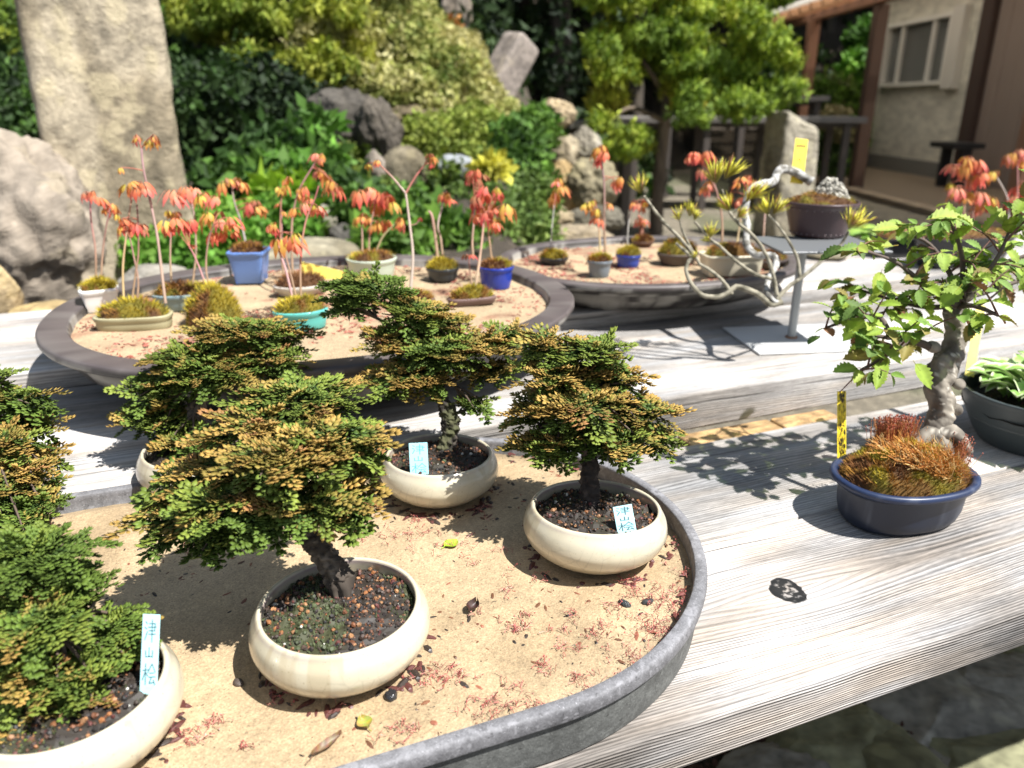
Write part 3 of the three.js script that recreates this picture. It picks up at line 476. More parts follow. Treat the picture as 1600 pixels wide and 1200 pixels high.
// pots: round or rectangular bodies swept from an outline and closed below
function potGeo(outline, prof) { const m = prof.length, n = outline.length, g = sweep(outline, prof); const mb = new MB(); mb.p = Array.from(g.attributes.position.array); mb.c = Array.from(g.attributes.color.array); mb.i = Array.from(g.index.array); const o = mb.vert(V(0, prof[0][1], 0), [1, 1, 1]); for (let k = 0; k < n; k++) mb.tri(o, k * m, (k + 1) * m); return mb.geo(); }
const speckle = (seed, r, g, b, amt = 0.25, rough = 0.35, coat = 0.6) => { const s = [r, g, b].map((v) => Math.pow(v, 1 / 2.2)); return new THREE.MeshPhysicalMaterial({ map: null, color: C(r, g, b), roughness: rough, clearcoat: coat, clearcoatRoughness: 0.2 }); };
const stemMat = vcol(0.7);
// a potted seedling group. foot: photo pixel of the pot's base centre on the sand at height Y
function seedling({ label, foot, Y, w, h, shape = 'round', depth = 0.75, taper = 0.82, color, rough = 0.35, moss = [0.3, 0.012], stems = [], turn = YAW, seed, ball = false, rim = 0.004, group = 'small pots of red maple seedlings and moss in the brown trays', name = 'potted_maple', cat = 'potted seedling' }) {
  const f = onY(foot[0], foot[1], Y), t = thing(name, label, cat, f, group), m = pxm(f), r = rng(seed), W = w * m, H = h * m, a = W / 2, b = a * depth;
  let out = shape === 'round' ? superell(a, b, 2, 48) : superell(a, b, shape === 'rect' ? 7 : 3.2, 64);
  let topY = H;
  if (!ball) {
    const d = -a * (1 - taper), pot = part('pot', potGeo(out, [[d - 0.002, 0.0005], [d, 0.001], [d * 0.5, H * 0.45], [-0.0015, H - rim * 1.6], [0, H - rim * 1.3], [0.0012, H - 0.001], [0, H], [-0.003, H], [-0.004, H - 0.002], [-0.0045, H * 0.5]]), color, t); pot.rotation.y = turn;
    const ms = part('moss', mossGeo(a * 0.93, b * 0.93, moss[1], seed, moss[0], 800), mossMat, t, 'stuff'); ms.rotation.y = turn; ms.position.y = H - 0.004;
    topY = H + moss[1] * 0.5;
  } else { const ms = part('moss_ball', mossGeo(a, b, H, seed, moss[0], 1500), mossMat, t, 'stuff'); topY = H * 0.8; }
  const d0 = depthOf(f), px = (x, y, dz = 0) => at(x, y, d0 + dz).sub(f);
  stems.forEach((s, si) => {                 // [[x, y] ... bottom to top], leaves [[x, y, size px, tone, droop]]
    const pts = s.p.map(([x, y], i) => px(x, y, (i === 0 ? 0 : 1) * (s.flat ? 0 : (s.dz || 0) + (r() - 0.5) * 0.006))); if (pts[0].y < topY + 0.03) pts[0].y = Math.min(pts[0].y, topY);
    const c = curve(pts, 18), mb = new MB(), r0 = (s.r || 2.6) * m * 0.56, bot = s.bot || [0.3, 0.2, 0.11], top = s.top || [0.22, 0.1, 0.1];
    mb.tube(c, c.map((_, i) => lerp(r0 * 1.25, r0 * 0.75, i / 18)), 7, (v, k) => { const q = 0.8 + 0.4 * n3(v.x * 300, v.y * 120, v.z * 300); return [lerp(bot[0], top[0], k) * q, lerp(bot[1], top[1], k) * q, lerp(bot[2], top[2], k) * q]; }, 0.2, 300);
    const tip = c[18];
    for (const [x, y, sz, tone, dr = 2] of s.l || []) {
      const lp = px(x, y, (r() - 0.5) * 0.03 + (s.dz || 0)), near = c.reduce((q, v) => v.distanceTo(lp) < q.distanceTo(lp) ? v : q, tip);
      const pt = [near, near.clone().lerp(lp, 0.5).add(V(0, sz * m * 0.12, 0)), lp]; mb.tube(curve(pt, 4), [0.5, 0.45, 0.4, 0.4, 0.4].map((k) => k * r0), 5, [0.4, 0.13, 0.08]);
      for (let q = 0; q < (sz > 17 ? 2 : 1); q++) { const l = part('leaf', MAPLE[(dr + (r() < 0.3 ? 1 : 0)) % 4], REDS[(tone + (r() < 0.25 ? 1 + Math.floor(r() * 3) : 0)) % 6], t); l.position.copy(lp).add(V((r() - 0.5) * sz * m * 0.5 * q, -r() * sz * m * 0.35 * q, (r() - 0.5) * sz * m * 0.6 * q)); l.rotation.set((r() - 0.5) * 0.7, r() * 6.28, (r() - 0.5) * 0.7); l.scale.setScalar(sz * m * (q ? 0.75 : 0.92)); }
    }
    part('stem', mb.geo(), stemMat, t);
  });
  return t;
}
const Y1 = YS1 + 0.001, Y2 = YS2 + 0.001;
seedling({ label: 'white square pot of moss with two thin red seedlings, leftmost in the wide brown tray', foot: [160, 484], Y: Y1, w: 54, h: 36, shape: 'rect', depth: 0.95, taper: 0.72, color: std(0.8, 0.79, 0.76, 0.3), moss: [0.35, 0.012], seed: 1, turn: 0.5,
  stems: [{ p: [[150, 440], [149, 390], [142, 340], [141, 304]], l: [[132, 300, 20, 5], [147, 298, 20, 0], [152, 308, 24, 5], [140, 302, 16, 0]], top: [0.25, 0.07, 0.1] }, { p: [[158, 440], [160, 400], [165, 360], [172, 326]], l: [[168, 320, 20, 2], [176, 318, 24, 0], [178, 328, 22, 2]] }] });
seedling({ label: 'long low cream rectangular pot with a bank of moss and tall maple seedlings', foot: [212, 512], Y: Y1, w: 112, h: 22, shape: 'box', depth: 0.5, taper: 0.95, color: std(0.36, 0.33, 0.2, 0.45), moss: [0.45, 0.02], seed: 2, turn: 0.15,
  stems: [{ p: [[194, 478], [192, 420], [197, 370], [206, 310], [212, 290]], bot: [0.5, 0.36, 0.16], l: [[200, 288, 28, 3, 2], [212, 283, 28, 2, 3], [222, 284, 30, 0, 3], [230, 288, 26, 5, 3]] }, { p: [[205, 480], [213, 420], [216, 400], [216, 355], [214, 320]], l: [[190, 342, 26, 0, 2], [195, 350, 28, 0, 3], [212, 350, 24, 1, 3], [220, 352, 22, 4, 3]], top: [0.16, 0.05, 0.05] }, { p: [[213, 480], [216, 440], [209, 400], [203, 372]], l: [[192, 348, 22, 2, 3], [202, 346, 20, 0, 3]] }, { p: [[258, 470], [252, 420], [246, 370], [235, 315], [224, 262], [221, 232]], r: 3.4, bot: [0.4, 0.28, 0.2], top: [0.26, 0.14, 0.15], l: [[213, 210, 22, 3, 3], [240, 210, 20, 2, 3], [238, 214, 22, 3, 3], [188, 262, 14, 3, 3]] }] });
seedling({ label: 'grey blue oval pot with dark moss behind the long cream one', foot: [288, 482], Y: Y1, w: 86, h: 26, depth: 0.62, taper: 0.85, color: std(0.2, 0.28, 0.3, 0.3), moss: [0.6, 0.014], seed: 3,
  stems: [{ p: [[268, 448], [266, 400], [268, 345]], bot: [0.42, 0.32, 0.18], l: [[262, 328, 18, 3, 3], [272, 330, 18, 2, 3]] }, { p: [[300, 440], [306, 400], [304, 340], [300, 318]], top: [0.3, 0.2, 0.18], l: [[272, 296, 36, 5, 2], [290, 290, 38, 0, 1], [306, 294, 30, 5, 1], [322, 300, 32, 0, 1], [338, 306, 28, 5, 2]] }] });
seedling({ label: 'round brown moss ball with one leaning red maple seedling', foot: [335, 503], Y: Y1, w: 84, h: 56, ball: true, depth: 0.9, moss: [0.42, 0], color: null, seed: 4,
  stems: [{ p: [[328, 466], [316, 430], [302, 396], [296, 386]], bot: [0.42, 0.26, 0.24], top: [0.4, 0.12, 0.12], l: [[258, 345, 30, 0, 1], [272, 340, 36, 0, 0], [286, 346, 30, 1, 1], [298, 342, 28, 1, 2], [297, 384, 14, 1, 3]] }, { p: [[330, 460], [322, 420], [326, 375], [334, 350]], l: [[322, 330, 32, 2, 1], [344, 332, 30, 2, 2], [358, 340, 32, 0, 2], [334, 362, 26, 0, 3], [346, 360, 26, 0, 3], [362, 352, 26, 5, 3]] }] });
seedling({ label: 'tall light blue square pot with brown moss on the tray\'s back rim', foot: [394, 440], Y: Y1, w: 56, h: 50, shape: 'rect', depth: 1, taper: 0.66, color: std(0.13, 0.24, 0.55, 0.3), moss: [0.75, 0.012], seed: 5, turn: 0.06,
  stems: [{ p: [[384, 380], [376, 345], [366, 315], [362, 288]], bot: [0.3, 0.26, 0.24], top: [0.25, 0.18, 0.14], l: [[346, 284, 24, 2, 3], [352, 278, 22, 3, 3], [370, 278, 26, 2, 3], [376, 285, 26, 0, 3], [392, 312, 26, 4, 3], [398, 322, 28, 2, 3], [388, 318, 26, 4, 3], [404, 318, 24, 2, 3]] }] });
seedling({ label: 'pale low dish of brown moss behind the teal pot', foot: [472, 459], Y: Y1, w: 84, h: 16, depth: 0.7, color: std(0.5, 0.46, 0.4, 0.5), moss: [0.9, 0.018], seed: 6,
  stems: [{ p: [[444, 440], [440, 400], [438, 350], [440, 300]], top: [0.32, 0.14, 0.1], l: [[434, 292, 20, 0, 3], [444, 288, 22, 2, 3], [450, 276, 20, 2, 3], [436, 318, 12, 0, 3]] }, { p: [[458, 440], [456, 395], [457, 340], [468, 296], [494, 252]], r: 3, top: [0.3, 0.14, 0.14], l: [[494, 240, 24, 3, 3], [504, 240, 24, 2, 3], [498, 264, 26, 2, 3], [510, 272, 28, 2, 2], [520, 284, 28, 2, 2], [528, 290, 26, 5, 2], [474, 290, 22, 0, 3], [466, 300, 22, 2, 3], [480, 308, 20, 0, 3]] }] });
seedling({ label: 'turquoise glazed oval pot with yellow-brown moss and pink stems', foot: [472, 512], Y: Y1, w: 82, h: 30, depth: 0.7, taper: 0.9, color: std(0.1, 0.42, 0.38, 0.2), moss: [0.35, 0.018], seed: 7,
  stems: [{ p: [[458, 470], [446, 420], [434, 385], [430, 360]], r: 3, top: [0.45, 0.2, 0.2], bot: [0.45, 0.28, 0.26], l: [[420, 352, 22, 5, 3], [430, 348, 22, 1, 3], [438, 370, 36, 0, 2], [452, 366, 36, 0, 2], [458, 364, 30, 1, 2]] }, { p: [[470, 470], [470, 400], [478, 345], [492, 310], [498, 290]], top: [0.4, 0.12, 0.12], l: [[474, 316, 24, 5, 3], [486, 318, 26, 3, 3], [496, 322, 24, 5, 3], [462, 325, 24, 2, 3]] }, { p: [[464, 470], [452, 420], [442, 380], [440, 330]], l: [[442, 330, 12, 2, 3]] }] });
seedling({ label: 'pale green round pot at the back of the tray with a cluster of red seedlings', foot: [582, 432], Y: Y1, w: 76, h: 30, depth: 1, taper: 0.85, color: std(0.46, 0.52, 0.42, 0.3), moss: [0.5, 0.012], seed: 8,
  stems: [{ p: [[566, 398], [566, 370], [565, 350]], top: [0.34, 0.2, 0.18], l: [[558, 338, 22, 3, 3], [568, 332, 22, 2, 3], [574, 338, 20, 2, 3]] }, { p: [[576, 398], [578, 360], [586, 320]], top: [0.3, 0.16, 0.14], l: [[560, 296, 34, 0, 1], [574, 292, 36, 5, 1], [588, 298, 34, 0, 1], [602, 300, 38, 1, 2], [610, 306, 34, 0, 2], [592, 318, 30, 2, 2], [596, 342, 26, 0, 3], [590, 348, 24, 2, 3]] }, { p: [[586, 398], [598, 370], [612, 355], [622, 345]], top: [0.25, 0.3, 0.12], l: [[624, 340, 22, 2, 3], [628, 348, 18, 5, 3]] }] });
seedling({ label: 'small black round pot with a neat green moss dome and two seedlings', foot: [692, 437], Y: Y1, w: 50, h: 20, depth: 1, taper: 0.85, color: std(0.025, 0.03, 0.035, 0.3), moss: [0.15, 0.016], seed: 9,
  stems: [{ p: [[684, 402], [680, 370], [674, 335], [670, 330]], r: 4, top: [0.4, 0.22, 0.2] }, { p: [[692, 402], [688, 370], [684, 355], [690, 325], [696, 305]], r: 3, top: [0.34, 0.28, 0.26], l: [[690, 302, 18, 0, 3], [698, 300, 20, 2, 3], [702, 308, 18, 0, 3]] }] });
seedling({ label: 'cobalt blue glazed pot leaning at the right end of the wide brown tray', foot: [775, 449], Y: Y1, w: 54, h: 34, depth: 1, taper: 0.82, color: std(0.02, 0.045, 0.32, 0.2), moss: [0.5, 0.012], seed: 10,
  stems: [{ p: [[740, 405], [738, 380], [740, 350], [742, 320]], r: 3, top: [0.4, 0.25, 0.22], l: [[738, 268, 24, 4, 3], [746, 264, 26, 0, 3], [752, 272, 24, 4, 3], [742, 306, 26, 4, 3], [752, 296, 30, 1, 3], [760, 292, 30, 0, 3]] }, { p: [[768, 405], [764, 370], [760, 340]], top: [0.3, 0.15, 0.1], l: [[752, 320, 30, 0, 3], [758, 330, 32, 4, 3], [766, 318, 30, 0, 3], [776, 292, 24, 1, 3], [782, 300, 24, 5, 2], [790, 318, 32, 3, 2], [796, 322, 28, 2, 2], [776, 340, 26, 0, 3]] }] });
seedling({ label: 'thin flat brown slab pot with moss at the front right of the wide tray', foot: [737, 475], Y: Y1, w: 76, h: 12, depth: 0.42, shape: 'box', taper: 0.95, color: std(0.16, 0.1, 0.09, 0.5), moss: [0.4, 0.016], seed: 11, turn: 0.35,
  stems: [{ p: [[742, 450], [750, 400], [754, 365], [756, 340]], r: 3.4, bot: [0.46, 0.34, 0.22], top: [0.4, 0.2, 0.16], l: [[746, 335, 26, 4, 3], [762, 330, 28, 1, 3], [774, 348, 22, 0, 3]] }, { p: [[738, 450], [734, 420], [732, 402]], l: [[728, 398, 16, 1, 3], [735, 398, 16, 1, 3]] }] });
seedling({ label: 'brown dish with a bare forked maple stem rising behind the leaning cypress', foot: [650, 480], Y: Y1, w: 58, h: 14, depth: 0.8, color: std(0.15, 0.1, 0.08, 0.5), moss: [0.5, 0.012], seed: 12,
  stems: [{ flat: 1, p: [[640, 470], [645, 400], [640, 350], [634, 302]], r: 3.8, bot: [0.42, 0.35, 0.28], top: [0.4, 0.3, 0.25], l: [] }, { flat: 1, p: [[634, 302], [612, 276], [592, 256]], r: 2.8, bot: [0.42, 0.35, 0.28], top: [0.35, 0.12, 0.08], l: [[590, 250, 15, 2, 3], [593, 254, 14, 1, 3], [574, 256, 16, 3, 3]] }, { flat: 1, p: [[634, 302], [648, 278], [663, 258]], r: 2.6, bot: [0.35, 0.14, 0.1], top: [0.4, 0.12, 0.1], l: [[672, 240, 16, 5, 3], [678, 244, 18, 2, 3], [676, 256, 14, 5, 3]] }, { flat: 1, p: [[641, 352], [650, 350], [656, 343]], r: 1.6, l: [[656, 340, 12, 0, 3]] }] });
// tray on the right
seedling({ label: 'shallow black round dish of moss at the left end of the dark oval tray', foot: [865, 413], Y: Y2, w: 44, h: 12, depth: 1, color: std(0.02, 0.02, 0.025, 0.35), moss: [0.3, 0.014], seed: 21,
  stems: [{ p: [[860, 395], [862, 360], [866, 320]], r: 2, top: [0.34, 0.32, 0.28], bot: [0.4, 0.38, 0.34], l: [[868, 300, 26, 2, 3], [876, 290, 26, 2, 3], [872, 278, 24, 2, 3]] }] });
seedling({ label: 'small grey round pot with tall pink and yellow maple seedlings in the dark oval tray', foot: [936, 432], Y: Y2, w: 38, h: 26, depth: 1, taper: 0.78, color: std(0.16, 0.19, 0.22, 0.35), moss: [0.5, 0.012], seed: 22,
  stems: [{ p: [[938, 398], [936, 360], [934, 335]], bot: [0.5, 0.42, 0.2], top: [0.4, 0.16, 0.14], l: [[918, 315, 24, 3, 3], [928, 312, 26, 3, 3], [932, 325, 26, 2, 3], [936, 340, 22, 0, 3]] }, { p: [[946, 398], [944, 350], [944, 290], [940, 250]], r: 3, top: [0.2, 0.1, 0.12], l: [[932, 230, 24, 3, 3], [940, 226, 24, 2, 3], [946, 236, 24, 0, 3], [938, 244, 22, 1, 3], [962, 282, 22, 5, 3], [968, 276, 20, 2, 3], [952, 318, 16, 1, 3]] }] });
seedling({ label: 'small deep blue pot of dark moss right of the grey pot', foot: [981, 416], Y: Y2, w: 38, h: 19, depth: 1, taper: 0.85, color: std(0.02, 0.05, 0.3, 0.25), moss: [0.45, 0.014], seed: 23, stems: [{ p: [[980, 388], [982, 350], [988, 318]], r: 2, top: [0.3, 0.28, 0.26], bot: [0.36, 0.34, 0.3], l: [[992, 312, 20, 2, 3], [1000, 318, 20, 4, 3], [1008, 312, 18, 0, 3]] }] });
seedling({ label: 'mossy brown mound of a pot at the back rim of the dark oval tray', foot: [1004, 384], Y: Y2, w: 34, h: 8, depth: 0.9, color: std(0.1, 0.05, 0.03, 0.6), moss: [0.7, 0.012], seed: 24, stems: [{ p: [[1002, 374], [1002, 350], [998, 338]], r: 6, bot: [0.16, 0.06, 0.03], top: [0.2, 0.07, 0.04], l: [[998, 340, 18, 4, 3], [1004, 342, 18, 2, 3]] }] });
seedling({ label: 'dark brown pot with a high olive moss cushion, centre of the dark oval tray', foot: [1058, 412], Y: Y2, w: 66, h: 18, depth: 0.8, color: std(0.08, 0.06, 0.05, 0.6), moss: [0.5, 0.026], seed: 25, stems: [] });
seedling({ label: 'cream rectangular pot with moss and pink maple leaves under the pine branch', foot: [1140, 428], Y: Y2, w: 92, h: 32, shape: 'rect', depth: 0.55, taper: 0.9, color: std(0.62, 0.56, 0.42, 0.3), moss: [0.55, 0.02], seed: 26, turn: 0.12,
  stems: [{ p: [[1128, 390], [1128, 340], [1120, 300], [1104, 262]], top: [0.4, 0.2, 0.18], l: [[1080, 240, 24, 5, 3], [1090, 238, 24, 0, 3], [1104, 236, 26, 0, 3], [1112, 244, 22, 4, 3], [1096, 262, 22, 5, 3], [1102, 290, 20, 2, 3], [1110, 284, 20, 5, 3]] }, { p: [[1150, 390], [1156, 350], [1166, 300]], l: [[1160, 278, 26, 2, 3], [1172, 274, 26, 0, 3], [1180, 282, 24, 2, 3], [1160, 310, 26, 5, 3], [1140, 300, 20, 2, 3]], bot: [0.5, 0.4, 0.2] }] });
seedling({ label: 'low dark flat pot with rusty moss at the right end of the dark oval tray', foot: [1200, 418], Y: Y2, w: 62, h: 14, depth: 0.7, color: std(0.06, 0.045, 0.04, 0.5), moss: [0.65, 0.016], seed: 27, stems: [{ p: [[1192, 390], [1194, 350], [1196, 325]], r: 3, top: [0.4, 0.26, 0.24], l: [] }] });
tag('blank yellow label leaning across the wide brown tray behind the cypresses', [545, 436], [470, 418], 19, depthOf(onY(500, 436, Y1)), (() => { const t = labelTexture('#f4de6a', '#000', [], 1, 0, 9); return t; })(), null);
// ---------- the leafy bonsai in the blue pot ----------
function toothedLeafGeo(seed, fold, curl) {     // unit length along +x, serrated, ribbed
  const r = rng(seed), mb = new MB(), N = 13, W = 0.3;
  const rows = [];
  for (let k = 0; k <= N; k++) {
    const t = k / N, w = W * Math.pow(Math.sin(Math.PI * Math.pow(t, 0.78)), 0.8) * (t > 0.985 ? 0 : 1), tooth = k % 2 ? 1.14 : 0.9, y = -curl * t * t, rib = k % 2 ? 0.016 : -0.012;
    const ww = w * tooth, sk = k % 2 ? 0.035 : 0;
    rows.push([[t + sk, y + fold * ww + rib, -ww], [t + sk * 0.5, y + fold * ww * 0.4 + rib * 1.3, -ww * 0.5], [t, y - 0.006, 0], [t + sk * 0.5, y + fold * ww * 0.4 + rib * 1.3, ww * 0.5], [t + sk, y + fold * ww + rib, ww]]);
  }
  for (const row of rows) row.forEach(([x, y, z], j) => { const c = j === 2 ? 1.25 : 0.9 + 0.2 * r(); mb.vert(V(x, y, z), [c, c, c]); });
  for (let k = 0; k < N; k++) for (let j = 0; j < 4; j++) { const a = k * 5 + j; mb.tri(a, a + 5, a + 1); mb.tri(a + 1, a + 5, a + 6); }
  mb.tube([V(-0.12, 0.01, 0), V(0, 0, 0), V(0.3, -0.012, 0)], [0.012, 0.011, 0.006], 5, [1.3, 0.8, 0.7]);
  return mb.geo();
}
const ELMLEAF = [[1, 0.25, 0.12], [2, 0.45, 0.25], [3, 0.15, 0.3], [4, 0.35, 0.05]].map((a) => toothedLeafGeo(...a));
const ELMCOL = [thin(0.27, 0.38, 0.05, 0.38), thin(0.16, 0.27, 0.045, 0.35), thin(0.34, 0.42, 0.07, 0.38), thin(0.09, 0.15, 0.03, 0.28), thin(0.24, 0.2, 0.05, 0.3), thin(0.2, 0.1, 0.045, 0.3)];
const elmFoot = onY(1400, 806, YN + 0.0005);
{
  const d0 = depthOf(elmFoot), t = thing('potted_hornbeam', 'small tree with toothed green leaves and twisted grey trunk in a blue oval pot', 'bonsai tree', elmFoot), m = d0 / F;
  const px = (x, y, dz = 0) => at(x, y, d0 + dz).sub(elmFoot), r = rng(404);
  const out = superell(0.067, 0.05, 2.25, 96), H = 0.046;
  const blue = new THREE.MeshPhysicalMaterial({ vertexColors: true, roughness: 0.5, clearcoat: 0.3, clearcoatRoughness: 0.3 });
  const g = potGeo(out, [[-0.018, 0.0005], [-0.0155, 0.001], [-0.0125, 0.005], [-0.0098, 0.014], [-0.008, H - 0.012], [-0.006, H - 0.009], [-0.001, H - 0.0062], [0.0002, H - 0.004], [-0.0002, H - 0.0015], [-0.002, H], [-0.0055, H - 0.0006], [-0.0085, H - 0.004], [-0.0095, H - 0.02]]);
  { const p = g.attributes.position, c = []; for (let i = 0; i < p.count; i++) { const x = p.getX(i), y = p.getY(i), z = p.getZ(i), rim = y > H - 0.008, k = 0.7 + 0.7 * fbm(x * 60, y * 100, z * 60, 4), w = sstep(0.6, 0.72, fbm(x * 90 + 4, y * 90, z * 90, 4)) * 0.35; const b = rim ? [0.009, 0.02, 0.06] : [0.006, 0.011, 0.026]; c.push(lerp(b[0] * k, 0.2, w * 0.5), lerp(b[1] * k, 0.22, w * 0.5), lerp(b[2] * k, 0.27, w * 0.5)); } g.setAttribute('color', new THREE.Float32BufferAttribute(c, 3)); }
  const pot = part('pot', g, blue, t); pot.rotation.y = 0.28;
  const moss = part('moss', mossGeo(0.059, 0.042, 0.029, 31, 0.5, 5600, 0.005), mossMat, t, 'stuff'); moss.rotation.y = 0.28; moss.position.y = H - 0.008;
  // straw-coloured and rusty moss stalks
  const mb = new MB();
  for (let k = 0; k < 2300; k++) {
    const zone = r(); let x, z, l, c, lean;
    if (zone < 0.68) { const a = r() * 6.283, q = Math.sqrt(r()); x = 0.017 + Math.cos(a) * q * 0.038; z = Math.sin(a) * q * 0.034; l = 0.012 + r() * 0.012; c = r() < 0.6 ? [0.58, 0.27, 0.06] : r() < 0.45 ? [0.46, 0.16, 0.04] : [0.6, 0.42, 0.18]; lean = V(-0.75 + r() * 0.7, 0.12 + r() * 0.45, (r() - 0.2) * 0.9); }
    else if (zone < 0.9) { x = -0.012 + r() * 0.034; z = -0.036 + r() * 0.02; l = 0.02 + r() * 0.012; c = r() < 0.55 ? [0.4, 0.1, 0.035] : [0.48, 0.2, 0.06]; lean = V((r() - 0.5) * 0.4, 1, (r() - 0.5) * 0.4); }
    else { x = 0.048 + r() * 0.012; z = -0.02 + r() * 0.03; l = 0.014 + r() * 0.014; c = [0.44, 0.16, 0.06]; lean = V(0.25 + (r() - 0.5) * 0.5, 1, (r() - 0.5) * 0.5); }
    const e = clamp(Math.hypot(x / 0.058, z / 0.041)), y = H - 0.008 + 0.029 * Math.sqrt(1 - e * e) * 0.9, b = V(x, y, z), tp = b.clone().addScaledVector(lean.normalize(), l), f = 0.7 + r() * 0.6, cc = c.map((v) => v * f);
    b.applyAxisAngle(V(0, 1, 0), 0.28); tp.applyAxisAngle(V(0, 1, 0), 0.28);
    mb.tube([b, b.clone().lerp(tp, 0.6).add(V((r() - 0.5) * 0.001, 0.0006, 0)), tp], [0.00028, 0.00024, 0.00016], 3, cc, 0, 1, false);
    if (zone >= 0.68) mb.add(grain[0], M4(tp, Q(), V(0.0006, 0.0011, 0.0006)), [cc[0] * 0.7, cc[1] * 0.6, cc[2]]);
  }
  part('moss_stalks', mb.geo(), vcol(0.8), t, 'stuff');
  const tr = new MB(), bark = (v) => { const k = fbm(v.x * 120, v.y * 60, v.z * 120, 4), s = sstep(0.3, 0.7, k), w = sstep(0.66, 0.74, fbm(v.x * 200, v.y * 240, v.z * 200 + 9, 3)); return [lerp(lerp(0.1, 0.29, s), 0.5, w), lerp(lerp(0.085, 0.255, s), 0.46, w), lerp(lerp(0.068, 0.205, s), 0.39, w)]; };
  const tp = curve([[1452, 716], [1464, 676], [1472, 640], [1466, 606], [1474, 572], [1488, 548], [1494, 520], [1492, 492], [1496, 466]].map(([x, y]) => px(x, y, 0.005)), 120);
  const rr = [0.018, 0.0122, 0.0112, 0.0122, 0.0122, 0.0104, 0.009, 0.009, 0.0085];
  tr.tube(tp, tp.map((_, i) => { const f = i / 120 * 8, a = Math.floor(f), b = Math.min(8, a + 1); return lerp(rr[a], rr[b], f - a); }), 40, bark, 0.34, 150, true, 3);
  for (const [x, y, s] of [[1458, 542, 0.007], [1486, 470, 0.009], [1505, 462, 0.009], [1498, 600, 0.006], [1494, 640, 0.006]]) { const k = new THREE.IcosahedronGeometry(1, 3); tr.add(k, M4(px(x, y, 0), Q(x, y, 0), V(s, s * 0.8, s)), bark); }
  for (const [x, y] of [[1425, 700], [1490, 716], [1515, 690]]) tr.tube(curve([px(1462, 680, 0.004), px((x + 1462) / 2, y - 14, -0.004), px(x, y + 18, -0.008)], 12), Array.from({ length: 13 }, (_, i) => lerp(0.011, 0.004, i / 12)), 16, bark, 0.35, 150, true, x);
  const trunk = part('trunk', tr.geo(), barkMat, t);
  const tw = new MB(), tips = [], twig = (pts, r0, r1, c = [0.1, 0.075, 0.06]) => { const q = curve(pts, 14); tw.tube(q, q.map((_, i) => lerp(r0, r1, i / 14)), 7, (v) => { const k = 0.6 + 0.8 * fbm(v.x * 200, v.y * 200, v.z * 200, 3); return c.map((w) => w * k); }, 0.25, 260); return q; };
  const limbs = [
    [[1458, 544, 0], [1420, 530, -0.01], [1392, 528, -0.015], [1352, 522, -0.02]], [[1392, 528, -0.015], [1372, 495, 0], [1330, 500, 0.01], [1290, 512, 0.012]],
    [[1490, 478, 0], [1450, 480, 0.01], [1400, 470, 0.02], [1350, 455, 0.02]], [[1490, 470, 0], [1440, 440, -0.01], [1400, 410, -0.02], [1345, 390, -0.03]],
    [[1496, 462, 0], [1480, 420, 0.03], [1450, 380, 0.04], [1408, 362, 0.05]], [[1498, 460, 0], [1505, 420, 0], [1495, 370, -0.01], [1482, 345, -0.02]],
    [[1500, 462, 0], [1530, 440, -0.02], [1560, 400, -0.03], [1575, 365, -0.03]], [[1502, 466, 0], [1545, 455, 0.02], [1590, 440, 0.03], [1640, 430, 0.03]],
    [[1495, 480, 0], [1520, 478, -0.02], [1545, 486, -0.03], [1560, 494, -0.03]], [[1498, 460, 0], [1540, 420, 0.05], [1600, 400, 0.06], [1660, 380, 0.06]], [[1420, 530, -0.01], [1400, 545, -0.02], [1370, 565, -0.03], [1345, 578, -0.03]],
  ];
  for (const L of limbs) {
    const q = twig(L.map(([x, y, d]) => px(x, y, d)), L === limbs[0] ? 0.004 : 0.003, 0.0012);
    for (let k = 3; k <= 14; k += (k % 2 ? 1 : 2)) { if (L === limbs[8] && k < 12) continue;
      const dir = V((r() - 0.5) * 2, 0.3 + (r() - 0.5) * 1.3, (r() - 0.5) * 1.8).normalize(), l = (0.02 + r() * 0.028), e = q[k].clone().addScaledVector(dir, l), s = twig([q[k], q[k].clone().lerp(e, 0.5).add(V(0, 0.003, 0)), e], 0.0011, 0.0005, [0.14, 0.07, 0.055]);
      tips.push([s[14], dir], [s[9], dir]); if (r() < 0.6) tips.push([s[5], dir]);
    }
    tips.push([q[14], q[14].clone().sub(q[12]).normalize()]);
  }
  for (let k = 0; k < 9; k++) { const q = tp[115].clone().add(V((r() - 0.5) * 0.02, 0, (r() - 0.5) * 0.02)); twig([q, q.clone().add(V((r() - 0.5) * 0.02, 0.004, 0.005)), q.clone().add(V((r() - 0.5) * 0.05, 0.008 + r() * 0.02, 0.01))], 0.002, 0.0006); }
  part('branches', tw.geo(), barkMat, t);
  const leaf = (p, dir, s, c) => { const w = p.clone().addScaledVector(dir, s).add(elmFoot), dd = depthOf(w), sx = 800 + F * w.x / dd, sy = 600 - F * ((w.y - EYE) * CP - w.z * SP) / dd; if (sy > 606 && sx < 1455 && sx > 1270) return; const l = part('leaf', ELMLEAF[Math.floor(r() * 4)], ELMCOL[c], t); l.position.copy(p); l.quaternion.copy(aim(dir, V((r() - 0.5) * 0.9, 1, (r() - 0.2) * 0.9))); l.scale.setScalar(s); };
  for (const [p, dir] of tips) {
    const n = 2 + (r() < 0.35 ? 1 : 0);
    for (let k = 0; k < n; k++) { const d = dir.clone().multiplyScalar(0.5).add(V((r() - 0.5) * 1.8, -0.35 + (r() - 0.5) * 0.9, (r() - 0.5) * 1.6 + 0.2)).normalize(); const c = r(); leaf(p, d, (0.0105 + r() * 0.0115), c < 0.4 ? 0 : c < 0.62 ? 1 : c < 0.74 ? 2 : c < 0.86 ? 3 : c < 0.95 ? 4 : 5); }
  }
